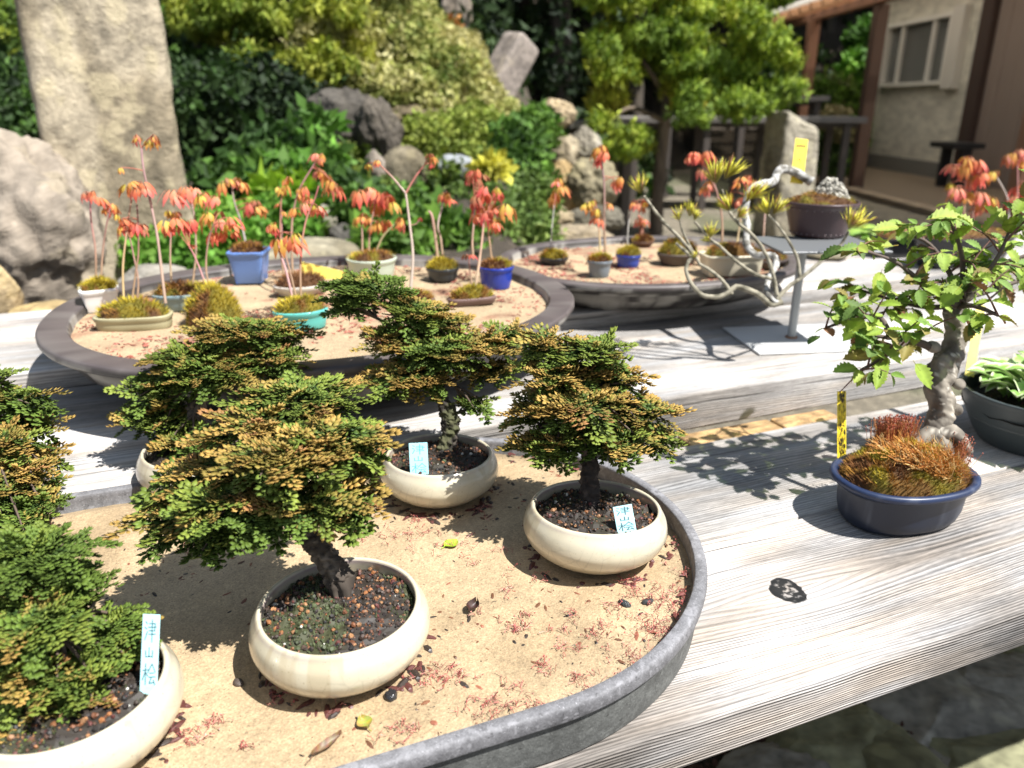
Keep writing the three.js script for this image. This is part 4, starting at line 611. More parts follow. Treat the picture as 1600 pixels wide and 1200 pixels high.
  // the few large leaves that stand out
  for (const [x, y, x2, y2, dz, c] of [[1430, 568, 1458, 606, -0.04, 0], [1373, 540, 1410, 568, -0.035, 0], [1350, 498, 1318, 530, -0.02, 0], [1340, 575, 1302, 580, -0.02, 1], [1360, 556, 1318, 560, -0.02, 4], [1377, 425, 1366, 460, -0.02, 2], [1500, 448, 1470, 480, -0.03, 0], [1574, 352, 1550, 318, -0.03, 2], [1572, 364, 1612, 352, -0.03, 0], [1500, 345, 1544, 362, -0.02, 1], [1484, 346, 1500, 322, -0.02, 1], [1455, 342, 1510, 332, -0.03, 2], [1436, 500, 1420, 514, -0.03, 0], [1560, 494, 1582, 500, -0.03, 4], [1437, 452, 1440, 480, -0.03, 1], [1404, 354, 1365, 356, 0, 2], [1396, 384, 1335, 386, 0, 2], [1280, 525, 1270, 532, 0.01, 3], [1545, 420, 1520, 440, -0.03, 4], [1325, 470, 1312, 450, -0.02, 4], [1355, 512, 1340, 545, -0.03, 3]]) { const a = px(x, y, dz), b = px(x2, y2, dz - 0.004); leaf(a, b.clone().sub(a), Math.max(0.017, a.distanceTo(b)), c); }
}
{
  const cv = document.createElement('canvas'); cv.width = 128; cv.height = 512; const g = cv.getContext('2d'), r = rng(5); g.fillStyle = '#f2d531'; g.fillRect(0, 0, 128, 512);
  for (let k = 0; k < 260; k++) { const y = r() * 500, on = n3(y / 50, 1, 3); g.fillStyle = `rgba(${20 + r() * 30},${16 + r() * 20},5,${(0.25 + r() * 0.6) * (on > 0.35 ? 1 : 0.25)})`; g.beginPath(); g.ellipse(18 + r() * 96, y, 2 + r() * 13, 3 + r() * 16, 0, 0, 7); g.fill(); }
  const t = new THREE.CanvasTexture(cv); t.colorSpace = THREE.SRGBColorSpace;
  tag('yellow stake smudged with black dirt standing at the left of the blue pot', [1315, 712], [1315, 611], 14, depthOf(elmFoot) + 0.028, t, null);
}

// ---------- variegated hosta in a dark grey pot ----------
{
  const f = onY(1628, 690, YN + 0.0005), t = thing('potted_hosta', 'dark grey green plastic bowl full of white-edged hosta leaves at the right edge', 'potted plant', f), d0 = depthOf(f), px = (x, y, dz = 0) => at(x, y, d0 + dz).sub(f), r = rng(71);
  const out = superell(0.094, 0.085, 2, 72), H = 0.063;
  part('pot', potGeo(out, [[-0.03, 0.0005], [-0.028, 0.001], [-0.02, 0.012], [-0.008, 0.035], [-0.002, H - 0.008], [0.001, H - 0.006], [0.002, H - 0.001], [0.001, H], [-0.003, H - 0.0005], [-0.0045, H - 0.004], [-0.01, 0.03]]), std(0.045, 0.056, 0.058, 0.42), t);
  part('soil', soilGeo(0.088, H - 0.022, 72, 500, 0), soilMat, t, 'stuff');
  const leafGeo = (seed, bend) => { const q = rng(seed), mb = new MB(), N = 12; for (let k = 0; k <= N; k++) { const u = k / N, w = 0.27 * Math.pow(Math.sin(Math.PI * Math.pow(u, 0.85)), 0.75) + 0.008, y = 0.42 * Math.sin(u * 2.2 * bend) - 0.25 * u * u * bend; for (let j = -3; j <= 3; j++) { const e = j / 3, edge = Math.abs(j) === 3 || (Math.abs(j) === 2 && u > 0.75) || u > 0.93; const c = edge ? [0.62, 0.66, 0.42] : [0.2 + 0.05 * q(), 0.38 + 0.07 * q(), 0.07]; mb.vert(V(u, y + 0.09 * e * e * (1 - u) - 0.02 * Math.cos(e * 9), e * w + 0.02 * Math.sin(u * 9 + seed) * Math.abs(e)), c); } } for (let k = 0; k < N; k++) for (let j = 0; j < 6; j++) { const a = k * 7 + j; mb.tri(a, a + 7, a + 1); mb.tri(a + 1, a + 7, a + 8); } return mb.geo(); };
  const G = [[1, 0.8], [2, 1], [3, 1.15]].map((a) => leafGeo(...a)), mat = new THREE.MeshPhysicalMaterial({ vertexColors: true, roughness: 0.45, transmission: 0.2, thickness: 0, side: THREE.DoubleSide });
  for (let k = 0; k < 95; k++) { const a = r() * 6.283, q = Math.sqrt(r()) * 0.058, l = part('leaf', G[k % 3], mat, t); l.position.set(Math.cos(a) * q, H - 0.014 + r() * 0.026 * (1 - q / 0.07), Math.sin(a) * q); const w = a + (r() - 0.5) * 1.4; l.quaternion.copy(aim(V(Math.cos(w), 0.15 + 0.9 * r() * (1 - q / 0.07), Math.sin(w)), V(0, 1, 0))); l.scale.setScalar(0.034 + r() * 0.018); }
  tag('clean plain yellow stake between the twisted trunk and the hosta bowl', [1517, 572], [1533, 476], 15, d0 + 0.02, labelTexture('#f3e283', '#000', [], 1, 0, 12), null);
}

// ---------- metal stand with the cascading pine ----------
const standFoot = onY(1236, 531, YM), dS = depthOf(standFoot);
{
  const t = thing('display_stand', 'thin grey metal stand with a square top plate, single pole and square base plate', 'stand', standFoot);
  const steel = std(0.32, 0.33, 0.33, 0.5, { metalness: 0.35 }), plate = std(0.5, 0.5, 0.49, 0.55, { metalness: 0.1 });
  const bp = part('base_plate', box(0.17, 0.003, 0.13, 0.0014), plate, t); bp.position.set(0.008, 0.002, 0.0); bp.rotation.y = 0.12;
  const top = at(1245, 372, dS).y - standFoot.y, pole = new THREE.CylinderGeometry(0.0058, 0.0058, top - 0.004, 20); pole.translate(0, top / 2 + 0.0015, 0);
  part('pole', pole, steel, t);
  const tp = part('top_plate', box(0.145, 0.0035, 0.125, 0.0015), std(0.17, 0.175, 0.18, 0.45, { metalness: 0.3 }), t); tp.position.set(0.018, top, 0.004); tp.rotation.y = 0.05;
  const weld = new THREE.TorusGeometry(0.0066, 0.002, 8, 20); weld.rotateX(Math.PI / 2); weld.translate(0, 0.0042, 0); part('weld', weld, std(0.25, 0.13, 0.07, 0.8), t);
  const Yt = standFoot.y + top + 0.002, f = at(1276, 372, dS + 0.012).setY(Yt), d0 = depthOf(f), px = (x, y, dz = 0) => at(x, y, d0 + dz).sub(f), m = d0 / F, r = rng(99);
  const p = thing('potted_pine', 'cascading pine with a pale twisted trunk hanging from a studded purple-brown pot on the stand', 'bonsai tree', f);
  const prof = [[0, 0.0005], [0.036, 0.0005], [0.037, 0.003], [0.0385, 0.006], [0.0425, 0.02], [0.047, 0.038], [0.049, 0.0425], [0.0515, 0.0435], [0.0518, 0.0475], [0.0505, 0.049], [0.0475, 0.0485], [0.047, 0.043], [0.04, 0.03]];
  part('pot', profileLathe(prof, 64), std(0.06, 0.034, 0.036, 0.4), p);
  const stud = new THREE.SphereGeometry(0.0012, 10, 8), studs = []; for (let k = 0; k < 30; k++) { const a = k / 30 * 6.283; for (const [q, y] of [[0.0478, 0.0395], [0.0385, 0.0055]]) { const s = stud.clone(); s.translate(Math.cos(a) * q, y, Math.sin(a) * q); studs.push(s); } }
  part('studs', mergeGeometries(studs), std(0.16, 0.12, 0.12, 0.35), p, 'stuff');
  const ms = part('moss', mossGeo(0.045, 0.045, 0.018, 66, 0.55, 1500, 0.004), mossMat, p, 'stuff'); ms.position.y = 0.042;
  const lich = new MB(); for (let k = 0; k < 700; k++) { const a = r() * 6.283, q = Math.sqrt(r()), x = 0.012 + Math.cos(a) * q * 0.026, z = -0.004 + Math.sin(a) * q * 0.024, y = 0.052 + 0.026 * (1 - q * q) * (0.6 + 0.5 * r()), s = 0.001 + r() * 0.0018, g = 0.15 + r() * 0.4; lich.add(grain[k % 3], M4(V(x, y, z), Q(r() * 6, r() * 6, r() * 6), V(s, s * (1 + r()), s)), [g, g * 0.94, g * 0.8]); }
  part('lichen', lich.geo(false), vcol(0.95), p, 'stuff');
  const white = (v) => { const k = fbm(v.x * 160, v.y * 160, v.z * 160, 4), s = sstep(0.36, 0.56, k); return [lerp(0.12, 0.42, s), lerp(0.11, 0.41, s), lerp(0.09, 0.385, s)]; };
  const tan = (v) => { const k = fbm(v.x * 220, v.y * 220, v.z * 220, 4), s = sstep(0.35, 0.6, k); return [lerp(0.1, 0.3, s), lerp(0.09, 0.27, s), lerp(0.06, 0.2, s)]; };
  const mb = new MB(), tube = (pts, r0, r1, c, n = 50) => { const q = curve(pts.map(([x, y, d = 0]) => px(x, y, d)), n); mb.tube(q, q.map((_, i) => lerp(r0, r1, i / n)), 14, c, 0.3, 240, true, r0 * 900); return q; };
  tube([[1268, 284, 0], [1240, 268, 0], [1218, 266, -0.011], [1208, 284, -0.021], [1190, 288, -0.043], [1172, 300, -0.064], [1163, 330, -0.064], [1168, 352, -0.075], [1166, 380, -0.086], [1180, 398, -0.096], [1208, 400, -0.107], [1213, 412, -0.118], [1203, 432, -0.128], [1198, 452, -0.139], [1208, 470, -0.150], [1220, 474, -0.150]], 0.0064, 0.0032, white, 120);
  part('trunk', mb.geo(), barkMat, p);
  const mb2 = new MB(), tube2 = (pts, r0, r1) => { const q = curve(pts.map(([x, y, d = -0.15]) => px(x, y, d)), 40); mb2.tube(q, q.map((_, i) => 0.8 * lerp(r0, r1, i / 40)), 10, tan, 0.3, 260, true, pts[0][0]); };
  tube2([[1222, 472], [1204, 476], [1188, 462], [1172, 454], [1150, 448], [1134, 460], [1112, 464], [1096, 460], [1078, 440], [1072, 420], [1076, 408]], 0.005, 0.0028);
  tube2([[1076, 408], [1082, 400], [1062, 372], [1040, 350], [1020, 325], [1006, 306]], 0.0032, 0.0022); tube2([[1082, 402], [1068, 390], [1056, 380]], 0.003, 0.002);
  tube2([[1144, 460], [1132, 442], [1112, 424], [1092, 412]], 0.003, 0.0026); tube2([[1094, 414], [1078, 385], [1066, 360], [1062, 345]], 0.0024, 0.0014);
  tube2([[1214, 462], [1208, 430], [1198, 400], [1178, 370], [1150, 345], [1140, 332]], 0.0034, 0.0024); tube2([[1206, 436], [1180, 428], [1150, 408], [1125, 385], [1110, 374], [1085, 346]], 0.003, 0.002);
  tube2([[1214, 468], [1232, 448], [1252, 434], [1290, 402], [1312, 384], [1326, 362]], 0.0032, 0.0022); tube2([[1250, 436], [1246, 405], [1232, 376], [1212, 348], [1200, 336]], 0.0028, 0.0018);
  tube2([[1140, 332], [1134, 310], [1128, 296]], 0.002, 0.0014); tube2([[1142, 334], [1158, 322], [1168, 312]], 0.002, 0.0014);
  part('branches', mb2.geo(), barkMat, p);
  const needle = (seed, n) => { const q = rng(seed), b = new MB(); for (let k = 0; k < n; k++) { const a = q() * 6.283, sp = 0.15 + q() * 0.75, d = V(Math.cos(a) * sp, 1, Math.sin(a) * sp).normalize(), l = 0.6 + q() * 0.45, g = 0.7 + q() * 0.5, c = q() < 0.14 ? [0.42 * g, 0.2 * g, 0.06 * g] : [0.6 * g, 0.55 * g, 0.04 * g], s = V(-d.z, 0, d.x).normalize().multiplyScalar(0.028), u = s.clone().cross(d).setLength(0.014), o = V(Math.cos(a) * 0.03, q() * 0.12, Math.sin(a) * 0.03), i = b.n, md = o.clone().addScaledVector(d, l * 0.6); b.vert(o.clone().add(u), [c[0] * 0.6, c[1] * 0.6, c[2]]); b.vert(md.clone().add(s), c); b.vert(md.clone().sub(s), c); b.vert(md.clone().add(u), c); b.vert(o.clone().addScaledVector(d, l), c); b.tri(i, i + 1, i + 3); b.tri(i, i + 3, i + 2); b.tri(i, i + 2, i + 1); b.tri(i + 4, i + 3, i + 1); b.tri(i + 4, i + 2, i + 3); b.tri(i + 4, i + 1, i + 2); } return b.geo(); };
  const NG = [needle(1, 34), needle(2, 40), needle(3, 30)], nm = vcol(0.5);
  for (const [x, y, s, lx = 0, ly = 1] of [[1002, 304, 32, -0.3, 1], [1062, 346, 26, -0.4, 0.9], [1076, 340, 26, 0.2, 1], [1084, 346, 22, 0.3, 1], [1118, 290, 42, -0.2, 1], [1132, 282, 40, 0.4, 0.9], [1142, 332, 34, -0.5, 0.6], [1170, 312, 36, 0.7, 0.8], [1166, 318, 28, 0.2, 0.6], [1200, 338, 34, -0.4, 0.9], [1206, 336, 32, 0.6, 0.9], [1326, 360, 36, 0.1, 1], [1332, 358, 36, 0.8, 0.7], [1108, 374, 28, 0.1, 1], [1112, 378, 22, -0.6, 0.4], [1090, 404, 18, -0.4, 0.5], [1150, 342, 26, 0.5, 0.5]]) { const l = part('needle_tuft', NG[Math.floor(r() * 3)], nm, p); l.position.copy(px(x, y, -0.15)); l.quaternion.setFromUnitVectors(V(0, 1, 0), V(lx, ly, (r() - 0.4) * 0.6).normalize()); l.rotateY(r() * 6); l.scale.setScalar(s * m * 0.92); }
  const cv = labelTexture('#f3d640', '#4a3a08', [[[[[.05, .3], [.95, .25]], [[.2, .1], [.15, .6]], [[.4, .1], [.38, .55]], [[.6, .1], [.6, .5]], [[.85, .1], [.85, .5]]], 10, 60, 104, 80], [[[[.3, .3], [.6, .1], [.7, .6]]], 20, 230, 80, 60], [[[[.2, .2], [.9, .25], [.4, .5]], [[.55, .3], [.75, .9]]], 20, 350, 80, 90]], 11, 0, 6);
  tag('yellow label with dark writing standing in the studded pot on the stand', [1246, 274], [1253, 217], 20, d0 + 0.006, cv, null);
}

// ---------- more pots at the right of the back boards ----------
{
  const f = onY(1290, 402, YB + 0.0005), t = thing('bowl_planter', 'cream round bowl with low green leaves behind the metal stand', 'potted plant', f), m = pxm(f), r = rng(12);
  part('pot', profileLathe([[0, 0.0005], [26 * m, 0.001], [34 * m, 6 * m], [37 * m, 16 * m], [36 * m, 24 * m], [33 * m, 26 * m], [31 * m, 23 * m], [0, 20 * m]], 48), std(0.66, 0.6, 0.42, 0.3), t);
  part('moss', mossGeo(31 * m, 31 * m, 0.012, 5, 0.3, 500), mossMat, t, 'stuff').position.y = 20 * m;
}
function broadPlant({ name, label, cat, f, w, h, n, size, potH, potCol, seed, leafCol, geo, potShape = 2 }) {
  const t = thing(name, label, cat, f), r = rng(seed);
  part('pot', potGeo(superell(w, w * 0.75, potShape, 64), [[-0.03, 0.0005], [-0.026, 0.001], [-0.01, potH * 0.5], [-0.003, potH - 0.01], [0.002, potH - 0.008], [0.002, potH], [-0.004, potH], [-0.01, potH - 0.01], [-0.012, potH * 0.5]]), potCol, t).rotation.y = YAW;
  const so = part('soil', soilGeo(w - 0.008, potH - 0.012, seed, 150, 0.3, 1, 0.75), soilMat, t, 'stuff'); so.rotation.y = YAW;
  for (let k = 0; k < n; k++) { const a = r() * 6.283, q = Math.sqrt(r()), l = part('leaf', geo[k % geo.length], leafCol[Math.floor(r() * leafCol.length)], t); l.position.set(Math.cos(a) * q * w * 0.9, potH + h * (0.3 + 0.7 * r()) * (1 - 0.4 * q), Math.sin(a) * q * w * 0.7); l.quaternion.copy(aim(V(Math.cos(a), 0.3 - r() * 0.4, Math.sin(a)), V((r() - 0.5), 1, (r() - 0.5)))); l.scale.setScalar(size * (0.7 + 0.6 * r())); }
  return t;
}
broadPlant({ name: 'leafy_planter', label: 'low black dish of fresh light green leaves between the stand and the toothed-leaf tree', cat: 'potted plant', f: onY(1378, 392, YB + 0.0005), w: 0.06, h: 0.03, n: 40, size: 0.035, potH: 0.022, potCol: std(0.03, 0.03, 0.032, 0.4), seed: 44, leafCol: [thin(0.3, 0.45, 0.08, 0.35), thin(0.22, 0.38, 0.07, 0.35)], geo: ELMLEAF });
const blackPot = std(0.02, 0.021, 0.023, 0.35);
{
  // long black pot of red maple seedlings behind the toothed-leaf tree
  const place = (foot, w, h, label, stems, seed, depth) => seedling({ label, foot, Y: YB + 0.0005, w, h, depth, color: blackPot, moss: [0.6, 0.014], stems, seed, taper: 0.86, shape: 'box', group: null });
  place([1500, 412], 175, 46, 'long black pot behind the toothed-leaf tree with reddish maple seedlings', [
    { p: [[1508, 372], [1506, 330], [1508, 290], [1512, 265]], r: 3, top: [0.3, 0.14, 0.12], l: [[1490, 258, 30, 5, 2], [1506, 246, 32, 2, 2], [1518, 244, 34, 5, 2], [1526, 252, 30, 0, 2], [1486, 286, 28, 3, 3], [1494, 292, 28, 5, 3], [1508, 296, 26, 3, 3], [1516, 300, 28, 2, 3]] },
    { p: [[1520, 372], [1520, 340], [1522, 305]], l: [[1526, 272, 28, 5, 2], [1536, 270, 28, 0, 2], [1530, 300, 30, 5, 2], [1540, 304, 30, 2, 2], [1538, 318, 28, 5, 2], [1546, 310, 26, 3, 3]] },
    { p: [[1580, 372], [1576, 340], [1574, 310], [1558, 278]], r: 3, bot: [0.4, 0.38, 0.34], top: [0.36, 0.3, 0.26], l: [[1552, 268, 26, 3, 3], [1560, 266, 24, 3, 3]] },
    { p: [[1588, 372], [1590, 320], [1590, 260]], top: [0.34, 0.14, 0.14], l: [[1584, 238, 28, 2, 2], [1596, 232, 26, 5, 3], [1594, 248, 26, 2, 3], [1590, 290, 30, 1, 2], [1600, 286, 30, 0, 2], [1588, 306, 30, 5, 3], [1602, 314, 28, 2, 3], [1610, 300, 30, 0, 2]] }], 91, 0.45);
  place([1405, 398], 100, 30, 'flat empty black dish left of the long black pot', [], 92, 0.6);
}
// ---------- the ground: yard on the right, a planted bank on the left, a wooded hill behind ----------
function groundY(x, z) {
  const n = fbm(x * 0.9, z * 0.9, 3, 4) - 0.5, side = 1 - sstep(-0.05, 0.55, x + n * 0.5), back = sstep(-1.42, -1.9, z);
  const bank = side * back * (0.45 + 0.15 * clamp(-z - 1.9, 0, 6)) + side * back * n * 0.22;
  const hill = sstep(-11.5, -22, z + n) * 7 + sstep(-9, -14, z) * sstep(2, -3, x) * 1.2;
  return bank + hill + (fbm(x * 5, z * 5, 7, 3) - 0.5) * 0.03;
}
{
  const nx = 260, nz = 260, mb = new MB(), uv = [];
  const gx = (i) => { const t = i / nx * 2 - 1; return Math.sign(t) * (Math.abs(t) * 4 + Math.pow(Math.abs(t), 4) * 60); }, gz = (j) => { const t = j / nz; return 6 - 16 * t - Math.pow(t, 5) * 70; };
  for (let j = 0; j <= nz; j++) for (let i = 0; i <= nx; i++) {
    const x = gx(i), z = gz(j), side = 1 - sstep(-0.05, 0.55, x), w = sstep(-9.5, -13, z), n = fbm(x * 1.7, z * 1.7, 1, 4), m = sstep(0.5, 0.62, fbm(x * 1.1 + 7, z * 1.1, 2, 4));
    let c = [0.34, 0.29, 0.21].map((v) => v * (0.7 + 0.6 * n)); c = [lerp(c[0], 0.12, m * 0.6), lerp(c[1], 0.15, m * 0.6), lerp(c[2], 0.05, m * 0.6)];
    const soil = [0.1, 0.075, 0.05].map((v) => v * (0.6 + 0.8 * n)), k = Math.max(side, w, z > -1.3 ? 0.75 : 0);
    mb.vert(V(x, groundY(x, z), z), [lerp(c[0], soil[0], k), lerp(c[1], soil[1], k), lerp(c[2], soil[2], k)]); uv.push(x / 0.6, z / 0.6);
  }
  for (let j = 0; j < nz; j++) for (let i = 0; i < nx; i++) { const a = j * (nx + 1) + i; mb.tri(a, a + 1, a + nx + 1); mb.tri(a + 1, a + nx + 2, a + nx + 1); }
  const g = mb.geo(); g.setAttribute('uv', new THREE.Float32BufferAttribute(uv, 2));
  struct('ground', g, new THREE.MeshStandardMaterial({ vertexColors: true, roughness: 0.95, map: mottled(512, 31, (f) => gray(0.72 + (f(3, 4) - 0.5) * 0.5 + (f(30, 3) - 0.5) * 0.6), 10), bumpMap: sandBump, bumpScale: 0.012 }));
}

// ---------- rocks ----------
const stoneMap = mottled(512, 41, (f) => { const a = f(2, 4), b = f(12, 3), c = f(50, 2), l = sstep(0.56, 0.64, f(5, 4)), k = 0.8 + (a - 0.5) * 0.5 + (b - 0.5) * 0.5 + (c - 0.5) * 0.45; return [k * lerp(1, 1.12, l), k * lerp(0.97, 1.08, l), k * lerp(0.9, 0.97, l)]; }, 10);
const stoneBump = mottled(512, 43, (f) => gray(f(6, 4) * 0.5 + f(34, 3) * 0.5), 10);
const stoneMats = {};
const stoneMat = (r, g, b) => stoneMats[[r, g, b]] ||= new THREE.MeshStandardMaterial({ color: C(r, g, b), vertexColors: true, bumpMap: stoneBump, bumpScale: 0.006, roughness: 0.92 });
function stoneTint(g, seed, m = 1) {
  const p = g.attributes.position, c = []; for (let i = 0; i < p.count; i++) { const x = p.getX(i) * m, y = p.getY(i) * m, z = p.getZ(i) * m, a = fbm(x * 5 + seed, y * 5, z * 5, 4), b = fbm(x * 42, y * 42, z * 42 + seed, 3), d = fbm(x * 130, y * 130 + seed, z * 130, 2), st = sstep(0.52, 0.66, fbm(x * 7 + seed, y * 2.2, z * 7, 4)), li = sstep(0.6, 0.66, fbm(x * 16, y * 16, z * 16 + seed, 4)), k = (0.92 + (a - 0.5) * 0.8 + (b - 0.5) * 0.9 + (d - 0.5) * 0.6) * (1 - 0.4 * st);
    c.push(0.62 * lerp(k, 1.3, li * 0.5), 0.61 * lerp(k * (1 - 0.03 * st), 1.3, li * 0.5), 0.57 * lerp(k * (1 - 0.1 * st), 1.15, li * 0.5)); }
  g.setAttribute('color', new THREE.Float32BufferAttribute(c, 3)); return g;
}
function rockGeo(rx, ry, rz, seed, rough = 0.35, facet = 0.5) {
  const g = new THREE.IcosahedronGeometry(1, 24), p = g.attributes.position, uv = new Float32Array(p.count * 2), v = V(), r = rng(seed), cuts = [];
  for (let k = 0; k < 9; k++) cuts.push([V(r() - 0.5, (r() - 0.4) * 0.9, r() - 0.5).normalize(), 0.72 + r() * 0.25]);
  for (let i = 0; i < p.count; i++) {
    v.fromBufferAttribute(p, i); for (const [d, c] of cuts) { const q = v.dot(d) - c; if (q > 0) v.addScaledVector(d, -q * facet * 1.6); }
    const f = 1 + (fbm(v.x * 1.6 + seed, v.y * 1.6, v.z * 1.6, 4) - 0.5) * rough + (fbm(v.x * 7 + seed, v.y * 7, v.z * 7, 3) - 0.5) * rough * 0.34;
    v.multiplyScalar(f); p.setXYZ(i, v.x * rx, v.y * ry, v.z * rz); uv[i * 2] = (v.x * rx + v.z * rz * 0.6) / 0.5; uv[i * 2 + 1] = (v.y * ry + v.z * rz * 0.4) / 0.5;
  }
  g.setAttribute('uv', new THREE.BufferAttribute(uv, 2)); g.computeVertexNormals(); stoneTint(g, seed); return smoothByPosition(g);
}
function smoothByPosition(g) {
  const p = g.attributes.position, n = g.attributes.normal, m = new Map(), key = (i) => `${Math.round(p.getX(i) * 2e4)},${Math.round(p.getY(i) * 2e4)},${Math.round(p.getZ(i) * 2e4)}`;
  for (let i = 0; i < p.count; i++) { const k = key(i), a = m.get(k) || [0, 0, 0]; a[0] += n.getX(i); a[1] += n.getY(i); a[2] += n.getZ(i); m.set(k, a); }
  for (let i = 0; i < p.count; i++) { const a = m.get(key(i)), l = Math.hypot(...a) || 1; n.setXYZ(i, a[0] / l, a[1] / l, a[2] / l); } return g;
}
function slabGeo(w, h, d, seed, taper = 0.1, rough = 0.02, slant = 0) {       // squared standing stone, base at y = 0
  const g = new THREE.BoxGeometry(1, 1, 1, 40, 110, 28), p = g.attributes.position, uv = g.attributes.uv, v = V();
  for (let i = 0; i < p.count; i++) {
    v.fromBufferAttribute(p, i); const e = 0.42, q = [v.x, v.y, v.z].map((c) => c * 2), l = Math.pow(Math.abs(q[0]) ** 10 + Math.abs(q[2]) ** 10 + Math.abs(q[1]) ** 20, 1 / 10), k = l > 1 ? 1 / l : 1; let x = v.x * k, y = v.y * (l > 1 ? 0.5 + 0.5 * k : 1), z = v.z * k; const t = y + 0.5, s = 1 - taper * t;
    x *= w * s; z *= d * s; y = t * h; const nn = (c) => fbm(x * 5 + seed + c * 9, y * 4, z * 5, 4) - 0.5, m = (c) => fbm(x * 24 + seed, y * 24 + c * 5, z * 24, 3) - 0.5;
    p.setXYZ(i, x + nn(0) * rough * 4 + m(0) * rough * 1.6, y - slant * (v.x + 0.5) * w * sstep(0.6, 1, t) + (t > 0.95 ? nn(1) * rough * 5 : 0), z + nn(2) * rough * 4 + m(2) * rough * 1.6); uv.setXY(i, (x + z) / 0.5, (y + z * 0.3) / 0.5);
  }
  g.computeVertexNormals(); stoneTint(g, seed); return smoothByPosition(g);
}
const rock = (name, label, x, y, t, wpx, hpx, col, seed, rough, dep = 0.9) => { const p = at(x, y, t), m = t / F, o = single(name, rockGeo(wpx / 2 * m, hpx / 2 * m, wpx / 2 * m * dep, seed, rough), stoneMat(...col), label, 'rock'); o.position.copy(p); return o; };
{
  const p = at(163, 452, 2.18), o = single('standing_stone', slabGeo(0.33, 1.2, 0.24, 5, 0.04, 0.006), stoneMat(0.64, 0.55, 0.42), 'tall rough beige standing stone at the left behind the maple tray', 'standing stone'); o.position.set(p.x + 0.1, p.y - 0.1, p.z); o.rotation.set(-0.06, 0.42, 0.03);
}
rock('boulder', 'big grey-brown boulder at the left edge in front of the tall standing stone', 30, 392, 1.86, 285, 330, [0.42, 0.355, 0.295], 4, 0.6);
rock('boulder', 'small rounded tan boulder at the left edge just behind the bench', -8, 458, 1.5, 78, 100, [0.52, 0.4, 0.24], 9, 0.2);
rock('boulder', 'low flat ochre stone beside the small tan boulder behind the bench', 78, 492, 1.5, 120, 44, [0.66, 0.5, 0.26], 12, 0.2);
rock('boulder', 'flat grey stone half hidden behind the rim of the wide maple tray', 240, 436, 1.75, 110, 44, [0.4, 0.37, 0.33], 15, 0.25);
rock('boulder', 'broad flat olive-grey stone behind the light blue pot', 470, 402, 2.2, 190, 56, [0.4, 0.36, 0.27], 18, 0.25);
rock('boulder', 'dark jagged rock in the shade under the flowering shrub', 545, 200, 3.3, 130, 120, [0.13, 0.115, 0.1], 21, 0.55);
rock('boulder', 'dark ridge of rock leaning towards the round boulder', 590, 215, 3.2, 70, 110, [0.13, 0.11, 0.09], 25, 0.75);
rock('boulder', 'round brown boulder in the middle of the planted bank', 632, 272, 2.95, 78, 84, [0.27, 0.23, 0.16], 27, 0.15);
rock('boulder', 'pale pinkish stone between the dark ridge and the round boulder', 588, 270, 2.9, 40, 70, [0.46, 0.4, 0.36], 30, 0.3);
rock('boulder', 'smooth blue-grey stone among green plants right of the round boulder', 712, 262, 3.0, 62, 44, [0.42, 0.45, 0.5], 33, 0.15);
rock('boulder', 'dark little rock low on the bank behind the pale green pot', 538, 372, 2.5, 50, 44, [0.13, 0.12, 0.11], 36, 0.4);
rock('boulder', 'grey stone beside the yellow fern behind the seedlings', 508, 345, 2.5, 40, 50, [0.36, 0.33, 0.28], 39, 0.3);
for (const [label, x, y, t, w, h, c, s] of [
  ['tan broken rock highest on the right end of the bank', 868, 178, 4.6, 60, 44, [0.55, 0.43, 0.28], 1], ['sunlit ochre rock upright on the right end of the bank', 880, 300, 3.9, 44, 90, [0.62, 0.44, 0.22], 2],
  ['grey rounded rock right of the tan rocks on the bank', 912, 232, 4.3, 56, 60, [0.46, 0.42, 0.36], 3], ['pale brown rock in the middle of the rock pile on the bank', 876, 240, 4.2, 60, 60, [0.5, 0.42, 0.3], 4],
  ['big olive-brown rock at the foot of the bank beside the yard', 925, 290, 3.9, 84, 90, [0.36, 0.31, 0.2], 5], ['low tan rock at the foot of the bank behind the two trays', 850, 338, 3.5, 90, 50, [0.5, 0.4, 0.26], 6],
  ['flat tan stone just behind the dark oval tray', 905, 368, 2.9, 120, 34, [0.46, 0.37, 0.26], 7], ['small reddish stone under the leaning slab', 772, 176, 4.5, 40, 24, [0.42, 0.3, 0.24], 8], ['brown flat ledge stone half buried in the bank greenery', 640, 182, 3.8, 120, 34, [0.3, 0.24, 0.15], 9], ['dark stone in shade at the foot of the bank', 930, 342, 3.6, 90, 40, [0.2, 0.18, 0.14], 10]]) rock('boulder', label, x, y, t, w, h, c, s + 50, 0.6);
{
  const b = at(748, 190, 4.7), tp = at(812, 72, 4.7), o = single('leaning_stone', slabGeo(0.19, b.distanceTo(tp) + 0.04, 0.18, 8, 0.0, 0.0015), stoneMat(0.5, 0.43, 0.4), 'square-cut reddish grey stone slab leaning to the right on top of the bank', 'stone slab'); o.position.copy(b); o.quaternion.setFromUnitVectors(V(0, 1, 0), tp.clone().sub(b).normalize()); o.rotateY(0.75);
  const f = at(716, 120, 6.2), q = single('standing_stone', slabGeo(0.23, 1.2, 0.2, 13, 0.06, 0.008), stoneMat(0.56, 0.47, 0.4), 'slim pinkish standing stone rising from the shrub at top centre', 'standing stone'); q.position.set(f.x, f.y - 0.15, f.z);
  const g = at(1222, 330, 5.8), w = single('standing_stone', slabGeo(0.34, 0.92, 0.3, 19, 0.12, 0.01, 0.4), stoneMat(0.56, 0.51, 0.42), 'squat standing stone with a bright slanting top behind the yellow label', 'standing stone'); w.position.set(g.x, 0, g.z); w.rotation.y = 0.35;
}

